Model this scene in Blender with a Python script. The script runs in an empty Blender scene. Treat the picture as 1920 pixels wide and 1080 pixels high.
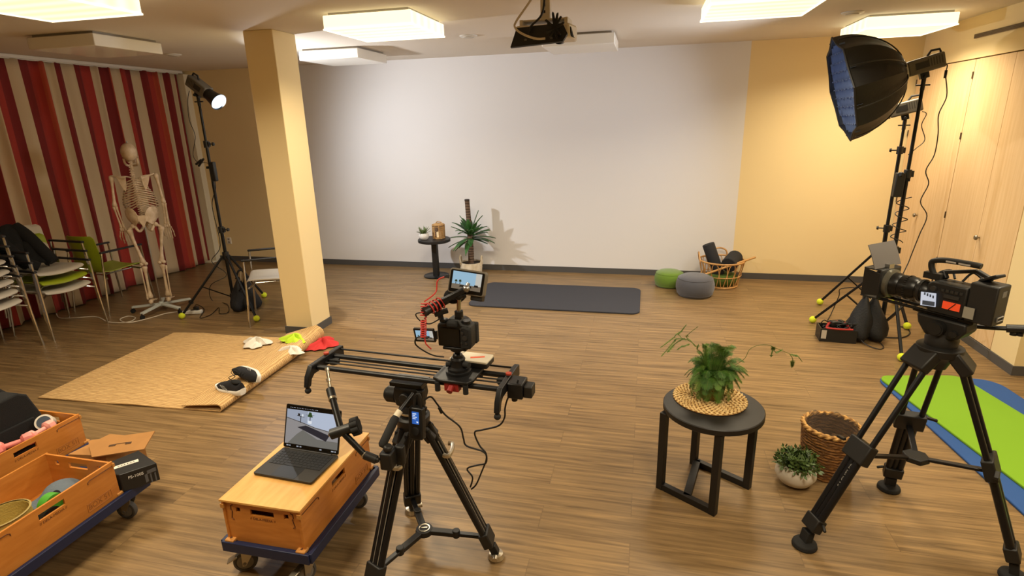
import bpy, bmesh, math, random
from mathutils import Vector, Matrix, Euler
random.seed(7)
PI = math.pi
scene = bpy.context.scene
COL = scene.collection

# ---------------------------------------------------------------- camera
F_PX = 1049.475
CAM = Vector((0.0, 0.0, 1.95))
_yaw, _pitch, _roll = 0.235854283, 0.289200406, -0.026075676
_fw = Vector((-math.sin(_yaw)*math.cos(_pitch), math.cos(_yaw)*math.cos(_pitch), -math.sin(_pitch)))
_r0 = Vector((math.cos(_yaw), math.sin(_yaw), 0)); _u0 = _r0.cross(_fw)
CR = _r0*math.cos(_roll) + _u0*math.sin(_roll)
CU = -_r0*math.sin(_roll) + _u0*math.cos(_roll)
CW = _fw
cam_data = bpy.data.cameras.new('camera'); cam_data.sensor_width = 36.0
cam_data.lens = F_PX/1920*36.0; cam_data.clip_start = 0.05
cam = bpy.data.objects.new('camera', cam_data); COL.objects.link(cam)
cam.matrix_world = Matrix(((CR.x, CU.x, -CW.x, CAM.x), (CR.y, CU.y, -CW.y, CAM.y), (CR.z, CU.z, -CW.z, CAM.z), (0, 0, 0, 1)))
scene.camera = cam

# ---------------------------------------------------------------- world, exposure
world = bpy.data.worlds.new('world'); scene.world = world; world.use_nodes = True
world.node_tree.nodes['Background'].inputs[0].default_value = (0.9, 0.85, 0.75, 1)
world.node_tree.nodes['Background'].inputs[1].default_value = 0.05
vs = scene.view_settings
vs.view_transform = 'Standard'; vs.look = 'None'; vs.gamma = 1.0; vs.exposure = 0.0
vs.use_curve_mapping = False

PANEL_POWER = 38.0                      # each lit ceiling panel
PANEL_COLOR = (1.0, 0.86, 0.63)
LAMP_POWER = 250.0                      # studio lamp by the curtain
LAMP_COLOR = (0.91, 0.945, 1.0)
SOFTBOX_POWER = 26.0

def add_light(name, kind, loc, aim, power, color, parent=None, **kw):
    d = bpy.data.lights.new(name, kind); d.energy = power; d.color = color
    for k, v in kw.items(): setattr(d, k, v)
    o = bpy.data.objects.new(name, d); COL.objects.link(o)
    o.rotation_euler = (Vector(aim)-Vector(loc)).to_track_quat('-Z', 'Y').to_euler()
    o.location = loc
    if parent:
        o.parent = parent; o.matrix_parent_inverse = parent.matrix_basis.inverted()
    return o

# ---------------------------------------------------------------- placing by sight lines
def ray(x, y): return CR*((x-960)/F_PX) - CU*((y-540)/F_PX) + CW
def at(x, y, z=0.0):
    d = ray(x, y); return CAM + d*((z-CAM.z)/d.z)
def aty(x, y, Y):
    d = ray(x, y); return CAM + d*((Y-CAM.y)/d.y)
def atx(x, y, X):
    d = ray(x, y); return CAM + d*((X-CAM.x)/d.x)
V = Vector

# ---------------------------------------------------------------- materials
def lin(c):
    if isinstance(c, str):
        c = [int(c[i:i+2], 16)/255 for i in (0, 2, 4)]
    return tuple(x/12.92 if x <= .04045 else ((x+.055)/1.055)**2.4 for x in c) + (1.0,)
MATS = {}
def mat(name, c, rough=.5, metal=0.0, var=0.0, vscale=8.0, vstretch=(1, 1, 1), bump=0.0, bscale=60.0, emit=0.0, ecol=None, c2=None, alpha=1.0, trans=0.0, coat=0.0, sheen=0.0, spec=None):
    """principled material; var mixes towards c2 (or a darker c) with noise, bump adds fine relief"""
    if name in MATS: return MATS[name]
    m = bpy.data.materials.new(name); MATS[name] = m; m.use_nodes = True
    nt = m.node_tree; b = nt.nodes['Principled BSDF']
    b.inputs['Roughness'].default_value = rough; b.inputs['Metallic'].default_value = metal
    b.inputs['Base Color'].default_value = lin('0c0c0e' if emit and name.split()[0] in ('screen', 'laptop') else c)
    if spec is not None: b.inputs['Specular IOR Level'].default_value = spec
    if coat: b.inputs['Coat Weight'].default_value = coat
    if sheen: b.inputs['Sheen Weight'].default_value = sheen
    if trans: b.inputs['Transmission Weight'].default_value = trans
    if alpha < 1: b.inputs['Alpha'].default_value = alpha
    if emit:
        b.inputs['Emission Color'].default_value = lin(ecol or c); b.inputs['Emission Strength'].default_value = emit
    if var or bump:
        tc = nt.nodes.new('ShaderNodeTexCoord'); mp = nt.nodes.new('ShaderNodeMapping')
        mp.inputs['Scale'].default_value = vstretch
        nt.links.new(tc.outputs['Object'], mp.inputs[0])
    if var:
        n = nt.nodes.new('ShaderNodeTexNoise'); n.inputs['Scale'].default_value = vscale; n.inputs['Detail'].default_value = 5
        r = nt.nodes.new('ShaderNodeValToRGB'); r.color_ramp.elements[0].position = .32; r.color_ramp.elements[1].position = .68
        k = lin(c); d = lin(c2) if c2 else tuple(x*(1-var) for x in k[:3])+(1,)
        r.color_ramp.elements[0].color = d; r.color_ramp.elements[1].color = k
        nt.links.new(mp.outputs[0], n.inputs['Vector']); nt.links.new(n.outputs[0], r.inputs[0]); nt.links.new(r.outputs[0], b.inputs['Base Color'])
    if bump:
        n2 = nt.nodes.new('ShaderNodeTexNoise'); n2.inputs['Scale'].default_value = bscale; n2.inputs['Detail'].default_value = 3
        bp = nt.nodes.new('ShaderNodeBump'); bp.inputs['Strength'].default_value = bump; bp.inputs['Distance'].default_value = .01
        nt.links.new(mp.outputs[0], n2.inputs['Vector']); nt.links.new(n2.outputs[0], bp.inputs['Height']); nt.links.new(bp.outputs[0], b.inputs['Normal'])
    return m

def weave(name, c, c2, scale=(60, 60, 60), rough=.8, strength=.6, kind='BANDS', direction='X', dist=2.0):
    """plaited / woven fibre: crossed wave bands in colour and bump"""
    m = bpy.data.materials.new(name); MATS[name] = m; m.use_nodes = True
    nt = m.node_tree; b = nt.nodes['Principled BSDF']; b.inputs['Roughness'].default_value = rough
    tc = nt.nodes.new('ShaderNodeTexCoord'); mp = nt.nodes.new('ShaderNodeMapping'); mp.inputs['Scale'].default_value = scale
    nt.links.new(tc.outputs['Object'], mp.inputs[0])
    w = nt.nodes.new('ShaderNodeTexWave'); w.wave_type = kind
    if kind == 'BANDS': w.bands_direction = direction
    else: w.rings_direction = direction
    w.inputs['Scale'].default_value = 1.0; w.inputs['Distortion'].default_value = dist; w.inputs['Detail'].default_value = 2; w.inputs['Detail Scale'].default_value = 3
    n = nt.nodes.new('ShaderNodeTexNoise'); n.inputs['Scale'].default_value = 2.2; n.inputs['Detail'].default_value = 3
    nt.links.new(mp.outputs[0], w.inputs['Vector']); nt.links.new(mp.outputs[0], n.inputs['Vector'])
    mx = nt.nodes.new('ShaderNodeMath'); mx.operation = 'MULTIPLY_ADD'; mx.inputs[1].default_value = .6
    nt.links.new(w.outputs['Fac'], mx.inputs[0])
    m2 = nt.nodes.new('ShaderNodeMath'); m2.operation = 'MULTIPLY'; m2.inputs[1].default_value = .55
    nt.links.new(n.outputs[0], m2.inputs[0]); nt.links.new(m2.outputs[0], mx.inputs[2])
    r = nt.nodes.new('ShaderNodeValToRGB'); r.color_ramp.elements[0].position = .2; r.color_ramp.elements[1].position = .75
    r.color_ramp.elements[0].color = lin(c2); r.color_ramp.elements[1].color = lin(c)
    nt.links.new(mx.outputs[0], r.inputs[0]); nt.links.new(r.outputs[0], b.inputs['Base Color'])
    bp = nt.nodes.new('ShaderNodeBump'); bp.inputs['Strength'].default_value = strength; bp.inputs['Distance'].default_value = .008
    nt.links.new(mx.outputs[0], bp.inputs['Height']); nt.links.new(bp.outputs[0], b.inputs['Normal'])
    return m

# ---------------------------------------------------------------- mesh builder
def frame(d, up=(0, 0, 1)):
    z = V(d).normalized(); up = V(up)
    if abs(z.dot(up)) > .98: up = V((1, 0, 0)) if abs(z.x) < .9 else V((0, 1, 0))
    x = up.cross(z).normalized(); y = z.cross(x)
    return x, y, z
class MB:
    def __init__(s, M=None): s.v = []; s.f = []; s.m = []; s.mi = 0; s.M = M
    def add(s, vs, fs):
        b = len(s.v)
        for q in vs:
            q = V(q); s.v.append(s.M @ q if s.M is not None else q)
        for f in fs: s.f.append([b+i for i in f]); s.m.append(s.mi)
        return s
    def box(s, c, d, R=None):
        x, y, z = d[0]/2, d[1]/2, d[2]/2; c = V(c)
        P = [V((i*x, j*y, k*z)) for k in (-1, 1) for j in (-1, 1) for i in (-1, 1)]
        if R is not None: P = [R @ q for q in P]
        return s.add([c+q for q in P], [(0, 2, 3, 1), (4, 5, 7, 6), (0, 1, 5, 4), (2, 6, 7, 3), (0, 4, 6, 2), (1, 3, 7, 5)])
    def bb(s, x0, x1, y0, y1, z0, z1): return s.box(((x0+x1)/2, (y0+y1)/2, (z0+z1)/2), (x1-x0, y1-y0, z1-z0))
    def bar(s, p, q, w, h, up=(0, 0, 1)):
        p, q = V(p), V(q); x, y, z = frame(q-p, up)
        R = Matrix((x, y, z)).transposed()
        return s.box((p+q)/2, (w, h, (q-p).length), R)
    def cyl(s, p, q, r, r2=None, n=14):
        p, q = V(p), V(q); r2 = r if r2 is None else r2; x, y, z = frame(q-p)
        vs = []
        for c, rr in ((p, r), (q, r2)):
            for i in range(n):
                a = 2*PI*i/n; vs.append(c + x*(rr*math.cos(a)) + y*(rr*math.sin(a)))
        fs = [(i, (i+1) % n, n+(i+1) % n, n+i) for i in range(n)] + [tuple(range(n-1, -1, -1)), tuple(range(n, 2*n))]
        return s.add(vs, fs)
    def tube(s, pts, r, n=8, closed=False):
        pts = [V(q) for q in pts]; k = len(pts); rr = r if isinstance(r, (list, tuple)) else [r]*k
        vs = []; prev = None
        for i, c in enumerate(pts):
            a = pts[(i-1) % k] if closed or i else c; b = pts[(i+1) % k] if closed or i < k-1 else c
            t = (b-a).normalized() if (b-a).length > 1e-9 else V((0, 0, 1))
            if prev is None: x, y, z = frame(t)
            else:
                x = prev - t*prev.dot(t)
                x = x.normalized() if x.length > 1e-6 else frame(t)[0]; y = t.cross(x)
            prev = x
            for j in range(n):
                a2 = 2*PI*j/n; vs.append(c + x*(rr[i]*math.cos(a2)) + y*(rr[i]*math.sin(a2)))
        fs = []
        for i in range(k if closed else k-1):
            for j in range(n):
                i2 = (i+1) % k; fs.append((i*n+j, i*n+(j+1) % n, i2*n+(j+1) % n, i2*n+j))
        if not closed: fs += [tuple(range(n-1, -1, -1)), tuple(range((k-1)*n, k*n))]
        return s.add(vs, fs)
    def lathe(s, prof, c=(0, 0, 0), axis=(0, 0, 1), n=28, caps=True, sx=1.0, sy=1.0):
        c = V(c); x, y, z = frame(axis) if tuple(axis) != (0, 0, 1) else (V((1, 0, 0)), V((0, 1, 0)), V((0, 0, 1)))
        vs = []; k = len(prof)
        for r, h in prof:
            for i in range(n):
                a = 2*PI*i/n; vs.append(c + x*(r*sx*math.cos(a)) + y*(r*sy*math.sin(a)) + z*h)
        fs = [(i*n+j, i*n+(j+1) % n, (i+1)*n+(j+1) % n, (i+1)*n+j) for i in range(k-1) for j in range(n)]
        if caps: fs += [tuple(range(n-1, -1, -1)), tuple(range((k-1)*n, k*n))]
        return s.add(vs, fs)
    def ball(s, c, r, n=12, m=8, R=None, fn=None):
        if not isinstance(r, (list, tuple)): r = (r, r, r)
        c = V(c); vs = []
        for i in range(1, m):
            t = PI*i/m
            for j in range(n):
                a = 2*PI*j/n; vs.append(V((math.sin(t)*math.cos(a), math.sin(t)*math.sin(a), math.cos(t))))
        vs += [V((0, 0, 1)), V((0, 0, -1))]
        out = []
        for q in vs:
            k = fn(q) if fn else 1.0
            w = V((q.x*r[0], q.y*r[1], q.z*r[2]))*k
            out.append(c + (R @ w if R is not None else w))
        T = (m-1)*n
        fs = [(i*n+j, (i+1)*n+j, (i+1)*n+(j+1) % n, i*n+(j+1) % n) for i in range(m-2) for j in range(n)]
        fs += [(T, j, (j+1) % n) for j in range(n)] + [(T+1, (m-2)*n+(j+1) % n, (m-2)*n+j) for j in range(n)]
        return s.add(out, fs)
    def prism(s, poly, o, x, y, h):
        """2d outline in the plane (o, x, y), thickened by h along x cross y"""
        o, x, y = V(o), V(x), V(y); z = x.cross(y).normalized()*h; n = len(poly)
        a = [o + x*u + y*w for u, w in poly]
        return s.add(a + [q+z for q in a], [tuple(range(n-1, -1, -1)), tuple(range(n, 2*n))] + [(i, (i+1) % n, n+(i+1) % n, n+i) for i in range(n)])
    def grid(s, fn, nu, nv, thick=0.0, flip=False, mf=None):
        """surface fn(u, v); thickened along its normal when thick is set"""
        P = [[V(fn(i/nu, j/nv)) for j in range(nv+1)] for i in range(nu+1)]
        W = nv+1; idx = lambda i, j: i*W+j
        base = [P[i][j] for i in range(nu+1) for j in range(nv+1)]
        fs = [(idx(i, j), idx(i+1, j), idx(i+1, j+1), idx(i, j+1)) for i in range(nu) for j in range(nv)]
        if flip: fs = [tuple(reversed(f)) for f in fs]
        if not thick:
            if mf is None: return s.add(base, fs)
            b = len(s.v); s.add(base, [])
            for k, f in enumerate(fs): s.f.append([b+q for q in f]); s.m.append(mf(k//nv, k % nv))
            return s
        N = []
        for i in range(nu+1):
            for j in range(nv+1):
                a = P[min(i+1, nu)][j]-P[max(i-1, 0)][j]; c = P[i][min(j+1, nv)]-P[i][max(j-1, 0)]
                k = a.cross(c); k = k.normalized() if k.length > 1e-12 else V((0, 0, 1)); N.append(-k if flip else k)
        n = len(base); low = [q - k*thick for q, k in zip(base, N)]
        fs2 = [tuple(n+q for q in reversed(f)) for f in fs]
        ring = [idx(i, 0) for i in range(nu+1)] + [idx(nu, j) for j in range(1, nv+1)] + [idx(i, nv) for i in range(nu-1, -1, -1)] + [idx(0, j) for j in range(nv-1, 0, -1)]
        k = len(ring)
        side = [(ring[i], n+ring[i], n+ring[(i+1) % k], ring[(i+1) % k]) for i in range(k)]
        if flip: side = [tuple(reversed(f)) for f in side]
        return s.add(base+low, fs+fs2+side)
    def build(s, name, m, parent=None, world=False, bevel=0.0, seg=2, smooth=40, subsurf=0, loc=None, solid=0.0):
        me = bpy.data.meshes.new(name)
        vs = s.v
        if loc is not None: vs = [q-V(loc) for q in vs]
        if world and parent is not None:
            inv = root_matrix(parent).inverted(); vs = [inv @ q for q in vs]
        me.from_pydata([tuple(q) for q in vs], [], s.f)
        ms = m if isinstance(m, (list, tuple)) else [m]
        for k in ms: me.materials.append(k)
        if len(ms) > 1: me.polygons.foreach_set('material_index', s.m)
        bm = bmesh.new(); bm.from_mesh(me); bmesh.ops.recalc_face_normals(bm, faces=bm.faces); bm.to_mesh(me); bm.free()
        if smooth:
            me.polygons.foreach_set('use_smooth', [True]*len(me.polygons)); me.set_sharp_from_angle(angle=math.radians(smooth))
        o = bpy.data.objects.new(name, me); COL.objects.link(o)
        if loc is not None: o.location = loc
        if parent is not None: o.parent = parent
        if solid:
            k = o.modifiers.new('solid', 'SOLIDIFY'); k.thickness = solid; k.offset = 0
        if bevel:
            k = o.modifiers.new('bevel', 'BEVEL'); k.width = bevel; k.segments = seg; k.limit_method = 'ANGLE'; k.angle_limit = math.radians(40); k.harden_normals = False
        if subsurf:
            k = o.modifiers.new('sub', 'SUBSURF'); k.levels = subsurf; k.render_levels = subsurf
        return o
def root_matrix(o):
    M = o.matrix_basis.copy()
    while o.parent is not None: o = o.parent; M = o.matrix_basis @ M
    return M
def tag(o, label, cat, group=None, kind=None):
    if label: o['label'] = label
    if cat: o['category'] = cat
    if group: o['group'] = group
    if kind: o['kind'] = kind
    return o
def thing(name, label, cat, loc=(0, 0, 0), rz=0.0, group=None):
    o = bpy.data.objects.new(name, None); o.empty_display_size = .1; COL.objects.link(o)
    o.location = loc; o.rotation_euler = (0, 0, rz)
    return tag(o, label, cat, group)
def struct(name, mb, m, **kw):
    o = mb.build(name, m, **kw); o['kind'] = 'structure'; return o
def dup(root, loc, rz=None, label=None):
    r = root.copy(); COL.objects.link(r); r.location = loc
    if rz is not None: r.rotation_euler = (0, 0, rz)
    if label: r['label'] = label
    def rec(a, b):
        for ch in list(a.children):
            c = ch.copy(); COL.objects.link(c); c.parent = b; rec(ch, c)
    rec(root, r); return r
def smooth_path(pts, k=6, closed=False):
    """Catmull-Rom through pts"""
    pts = [V(q) for q in pts]; n = len(pts); out = []
    for i in range(n if closed else n-1):
        p0 = pts[(i-1) % n] if closed or i else pts[0]; p1 = pts[i]; p2 = pts[(i+1) % n]; p3 = pts[(i+2) % n] if closed or i < n-2 else pts[-1]
        for j in range(k):
            t = j/k
            out.append(.5*((2*p1) + (p2-p0)*t + (2*p0-5*p1+4*p2-p3)*t*t + (3*p1-p0-3*p2+p3)*t**3))
    if not closed: out.append(pts[-1])
    return out
def text(name, body, size, M, m, parent=None, extrude=.0006, align='CENTER'):
    """lettering as a mesh lying in the xy plane of M"""
    c = bpy.data.curves.new(name, 'FONT'); c.body = body; c.size = size; c.extrude = extrude; c.align_x = align; c.align_y = 'CENTER'
    t = bpy.data.objects.new(name, c); COL.objects.link(t)
    dg = bpy.context.evaluated_depsgraph_get(); dg.update()
    me = bpy.data.meshes.new_from_object(t.evaluated_get(dg)); bpy.data.objects.remove(t)
    me.transform(M); me.materials.clear(); me.materials.append(m); me.name = name
    o = bpy.data.objects.new(name, me); COL.objects.link(o)
    if parent is not None: o.parent = parent
    return o
def basis(o, x, y):
    x = V(x).normalized(); y = V(y).normalized(); z = x.cross(y)
    return Matrix(((x.x, y.x, z.x, o[0]), (x.y, y.y, z.y, o[1]), (x.z, y.z, z.z, o[2]), (0, 0, 0, 1)))
def mat_at(loc, rz): return Matrix.Translation(V(loc)) @ Matrix.Rotation(rz, 4, 'Z')

BLACK = mat('black plastic', '161616', .45)
BLACKM = mat('black metal', '131313', .35, .3)
SATIN = mat('black satin metal', '1b1b1c', .32, .5)
RUBBER = mat('rubber', '121212', .8)
CHROME = mat('chrome', 'c9c6c0', .16, 1.0)
STEEL = mat('steel', 'a9a7a3', .35, 1.0)
WHITEP = mat('white plastic', 'd8d5cc', .45)
CABLE = mat('black cable', '0f0f0f', .55)
DARKFAB = mat('black fabric', '0d0d0e', .95, bump=.3, bscale=300)
# ================================================================ room
ZC, YB, XR, XL, YF = 2.744, 7.20, 2.785, -6.62, -2.2
WALLY = mat('yellow paint', 'e6cf9c', .85, bump=.05, bscale=220)
WALLW = mat('white paint', 'dcd8d4', .8, bump=.05, bscale=220)
CEILM = mat('ceiling paint', 'd9cfc0', .9, bump=.04, bscale=160)
BASEM = mat('baseboard vinyl', '4c4a48', .6)
def floor_mat():
    m = bpy.data.materials.new('vinyl plank floor'); m.use_nodes = True; nt = m.node_tree; L = nt.links.new
    b = nt.nodes['Principled BSDF']; b.inputs['Roughness'].default_value = .38; b.inputs['Specular IOR Level'].default_value = .4
    tc = nt.nodes.new('ShaderNodeTexCoord')
    br = nt.nodes.new('ShaderNodeTexBrick'); br.offset = .37; br.inputs['Scale'].default_value = 1; br.inputs['Mortar Size'].default_value = .0016
    br.inputs['Brick Width'].default_value = 1.22; br.inputs['Row Height'].default_value = .19; br.inputs['Mortar Smooth'].default_value = .3
    br.inputs['Color1'].default_value = (.25, .25, .25, 1); br.inputs['Color2'].default_value = (.75, .75, .75, 1); br.inputs['Mortar'].default_value = (.3, .3, .3, 1)
    L(tc.outputs['Object'], br.inputs['Vector'])
    mp = nt.nodes.new('ShaderNodeMapping'); mp.inputs['Scale'].default_value = (1.1, 26, 1); L(tc.outputs['Object'], mp.inputs[0])
    add = nt.nodes.new('ShaderNodeVectorMath'); add.operation = 'ADD'; L(mp.outputs[0], add.inputs[0])
    sc = nt.nodes.new('ShaderNodeVectorMath'); sc.operation = 'SCALE'; sc.inputs['Scale'].default_value = 7.0; L(br.outputs['Color'], sc.inputs[0]); L(sc.outputs[0], add.inputs[1])
    n = nt.nodes.new('ShaderNodeTexNoise'); n.inputs['Scale'].default_value = 1.6; n.inputs['Detail'].default_value = 8; n.inputs['Roughness'].default_value = .62; n.inputs['Distortion'].default_value = .4
    L(add.outputs[0], n.inputs['Vector'])
    r = nt.nodes.new('ShaderNodeValToRGB'); e = r.color_ramp.elements; e[0].position = .28; e[1].position = .74
    e[0].color = lin('5a452a'); e[1].color = lin('a48457'); k = e.new(.5); k.color = lin('846a47')
    L(n.outputs[0], r.inputs[0])
    mx = nt.nodes.new('ShaderNodeMixRGB'); mx.blend_type = 'MULTIPLY'; mx.inputs[0].default_value = .22
    L(r.outputs[0], mx.inputs[1]); L(br.outputs['Color'], mx.inputs[2])
    m3 = nt.nodes.new('ShaderNodeMixRGB'); m3.inputs[2].default_value = lin('4a3826'); L(mx.outputs[0], m3.inputs[1])
    mf = nt.nodes.new('ShaderNodeMath'); mf.operation = 'MULTIPLY'; mf.inputs[1].default_value = .45; L(br.outputs['Fac'], mf.inputs[0]); L(mf.outputs[0], m3.inputs[0])
    L(m3.outputs[0], b.inputs['Base Color'])
    bp = nt.nodes.new('ShaderNodeBump'); bp.inputs['Strength'].default_value = .12; bp.inputs['Distance'].default_value = .004
    L(n.outputs[0], bp.inputs['Height']); L(bp.outputs[0], b.inputs['Normal'])
    return m
FLOORM = floor_mat()
struct('floor', MB().bb(XL, 3.6, YF, YB, -.05, 0), FLOORM)
struct('ceiling', MB().bb(XL, 3.6, YF, YB, ZC, ZC+.1), CEILM)
# back wall: yellow with a wide white field painted from behind the pillar to the right
XW0, XW1 = -4.9, 1.093
def back_wall():
    b = MB()
    for x0, x1, k in ((XL, XW0, 0), (XW0, XW1, 1), (XW1, 3.6, 0)):
        b.mi = k; b.bb(x0, x1, YB, YB+.1, 0, ZC)
    return b
struct('wall_back', back_wall(), [WALLY, WALLW])
struct('wall_left', MB().bb(XL-.1, XL, YF, YB+.1, 0, ZC), WALLY)
struct('wall_front', MB().bb(XL-.1, 3.7, YF-.1, YF, 0, ZC), WALLY)
# right: pier flush with the cupboards, wall behind the camera side, bulkhead above the cupboards
struct('wall_right', MB().bb(3.5, 3.6, YF, 4.66, 0, ZC).bb(XR, 3.6, 4.66, 4.97, 0, ZC).bb(3.42, 3.6, 4.97, YB, 0, ZC).bb(XR+.02, 3.45, 4.97, YB, 2.385, ZC), WALLY)
struct('baseboard_back', MB().bb(-6.45, XR, YB-.012, YB, 0, .075), BASEM)
struct('baseboard_right', MB().bb(XR-.012, 3.5, 4.648, 4.66, 0, .075).bb(XR-.012, XR, 4.66, 4.965, 0, .075).bb(XR-.01, XR+.03, 4.97, YB-.012, 0, .07), BASEM)
# free-standing pillar left of centre
PX0, PX1, PY0, PY1 = -3.385, -3.10, 4.53, 4.86
struct('trim_1', MB().bb(PX0, PX1, PY0, PY1, 0, ZC), WALLY, bevel=.006)['label'] = 'pale yellow square pillar'
struct('baseboard_pillar', MB().bb(PX0-.01, PX1+.01, PY0-.01, PY0, 0, .075).bb(PX0-.01, PX1+.01, PY1, PY1+.01, 0, .075).bb(PX0-.01, PX0, PY0, PY1, 0, .075).bb(PX1, PX1+.01, PY0, PY1, 0, .075), BASEM)
# cream window reveal at the right end of the curtain
struct('trim_2', MB().bb(XL, -6.36, 7.10, YB, 0, 2.70).bb(XL, -6.36, 7.0, 7.1, .0, .02), mat('cream frame', 'd9cfb4', .6))
# slot grille in the bulkhead
vg = thing('air_vent', 'long dark slot grille high on the wall above the cupboards', 'vent', (XR+.02, 5.45, 2.57))
MB().bb(-.012, 0, -.75, .75, -.018, .018).build('vent_frame', mat('vent bronze', '7a6344', .6), vg)
b = MB()
for k in range(3): b.bb(-.016, -.011, -.74, .74, -.012+.01*k, -.008+.01*k)
b.build('slat', mat('vent slot', '54442f', .7), vg)
# ---------------------------------------------------------------- ceiling panels
def panel_mat(name, lit):
    m = bpy.data.materials.new(name); m.use_nodes = True; nt = m.node_tree; b = nt.nodes['Principled BSDF']
    b.inputs['Base Color'].default_value = lin('e8e4da'); b.inputs['Roughness'].default_value = .25
    if lit:
        tc = nt.nodes.new('ShaderNodeTexCoord'); w = nt.nodes.new('ShaderNodeTexWave'); w.bands_direction = 'Y'
        w.inputs['Scale'].default_value = 2.3; w.inputs['Distortion'].default_value = .6
        nt.links.new(tc.outputs['Object'], w.inputs[0])
        r = nt.nodes.new('ShaderNodeValToRGB'); r.color_ramp.elements[0].color = lin('f7e6a6'); r.color_ramp.elements[1].color = lin('fff2c4')
        nt.links.new(w.outputs['Fac'], r.inputs[0]); nt.links.new(r.outputs[0], b.inputs['Emission Color']); b.inputs['Emission Strength'].default_value = 1.4
    return m
PLIT, PDARK = panel_mat('lit diffuser', True), panel_mat('unlit diffuser', False)
RIML = mat('lit diffuser edge', 'fff6da', .4, emit=1.7, ecol='fff4d2')
PBACK = mat('panel backplate', '9a9184', .6)
S2 = .345
def panel(x, y, lit, label):
    t = thing('ceiling_light', label, 'ceiling light', (x, y, ZC), 0, 'square ceiling light panels')
    MB().bb(-S2+.03, S2-.03, -S2+.03, S2-.03, -.025, 0).build('backplate', PBACK, t)
    MB().bb(-S2, S2, -S2, S2, -.115, -.02).build('diffuser', PLIT if lit else PDARK, t, bevel=.006)
    if lit:
        b = MB()
        for sx in (-1, 1): b.bb(sx*S2-.006, sx*S2+.006, -S2, S2, -.119, -.11); b.bb(-S2, S2, sx*S2-.006, sx*S2+.006, -.119, -.11)
        b.build('diffuser_edge', RIML, t)
        add_light('panel_light', 'AREA', (x, y, ZC-.125), (x, y, 0), PANEL_POWER, PANEL_COLOR, None, shape='SQUARE', size=.62, spread=math.radians(150))
panel(-3.36, 2.785, True, 'lit square ceiling panel cut by the top left corner, nearest the red curtain')
panel(-2.0, 4.40, True, 'lit square ceiling panel right of the pillar, left of the projector')
panel(.70, 4.45, True, 'lit square ceiling panel cut by the top edge, right of the projector')
panel(2.12, 6.11, True, 'lit square ceiling panel directly above the black softbox')
panel(-4.76, 4.39, False, 'unlit square ceiling panel above the curtain, reflecting its stripes')
panel(-3.31, 6.10, False, 'unlit square ceiling panel just right of the pillar top')
panel(-.68, 6.10, False, 'unlit square ceiling panel behind the ceiling projector')
for x, y in ((-2.0, 1.1), (.7, 1.1), (2.08, 2.75)):
    panel(x, y, True, 'lit square ceiling panel above the camera, outside the picture')
for x, y, lab in ((-1.70, 5.56, 'flat white ceiling disc between the lit panel and the projector'), (1.61, 5.59, 'flat white ceiling disc left of the softbox panel'), (-5.08, 5.58, 'flat white ceiling disc near the curtain end')):
    t = thing('smoke_detector', lab, 'ceiling disc', (x, y, ZC), 0, 'small ceiling discs')
    MB().lathe([(.085, 0), (.085, -.006), (.07, -.014), (.0, -.016)], n=24, caps=False).build('cover', WHITEP, t)
    MB().lathe([(.05, -.010), (.05, -.020), (.03, -.022), (0, -.022)], n=20, caps=False).build('sensor', mat('disc centre', 'c0b8a8', .5), t)
# ---------------------------------------------------------------- wall outlet
p = aty(430, 451, YB)
t = thing('wall_outlet', 'white double wall socket low on the back wall by the curtain', 'socket', (p.x, YB, p.z))
MB().bb(-.04, .04, -.012, 0, -.05, .05).build('plate', mat('socket white', 'e6e0d2', .4), t, bevel=.004)
for dz in (-.022, .022): MB().cyl((0, -.014, dz), (0, -.010, dz), .016, n=12).build('socket_cup', mat('socket cup', '8e8678', .5), t)
# ---------------------------------------------------------------- curtain
STR = {'c': mat('curtain cream', 'c4ad89', .95, bump=.15, bscale=400), 'd': mat('curtain dark red', '76201b', .95, bump=.15, bscale=400), 'r': mat('curtain red', '9e3226', .95, bump=.15, bscale=400), 'o': mat('curtain rust', 'a8452a', .95, bump=.15, bscale=400)}
keys = 'cdro'
pattern = [('c', 8), ('d', 6), ('r', 7), ('c', 7), ('d', 8), ('o', 4), ('c', 6), ('r', 7), ('d', 5), ('c', 8), ('d', 7), ('r', 6), ('o', 4), ('c', 7), ('d', 7)]
strip = ''
while len(strip) < 400: strip += ''.join(k*round(n*1.3) for k, n in pattern)
Y0, Y1 = 2.4, 7.08; NC = 384
def curt(u, v):
    y = Y0 + (Y1-Y0)*u; k = 1-v
    ph = u*2*PI*21 + 1.3*math.sin(u*41) + .9*math.sin(u*17+1)
    amp = .055*(.55+.45*math.sin(u*23+.7)**2)
    g = math.sin(ph)*amp*(.55+.45*v) + .018*math.sin(ph*.37+v*1.5)*v
    yy = y + .022*math.cos(ph)*(.4+.6*v) + .012*math.sin(v*3+u*30)*v
    top = .03 if v < .02 else 0
    return (-6.43 + g + .008*math.sin(ph*2.1)*(1-v), yy, .015 + (2.70-.015)*k + .004*math.sin(ph*2))
cb = MB(); cb.grid(curt, NC, 26, mf=lambda i, j: keys.index(strip[i]))
o = cb.build('striped_curtain', [STR[k] for k in keys], loc=(-6.43, 4.74, 0), smooth=60, solid=.003)
tag(o, 'floor-length curtain striped red, rust and cream along the left wall', 'curtain')
t = thing('curtain_rail', 'white curtain rail under the ceiling along the left wall', 'curtain rail', (-6.43, 4.74, 2.72))
MB().bb(-.035, .035, Y0-4.74, Y1-4.74+.06, -.012, .022).build('rail', mat('rail white', 'd8d2c6', .5), t, bevel=.003)
b = MB()
b.bb(-.012, .012, Y0-4.74, Y1-4.74, -.022, -.011)
b.build('glider_channel', mat('glider white', 'cfc8ba', .5), t)
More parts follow.
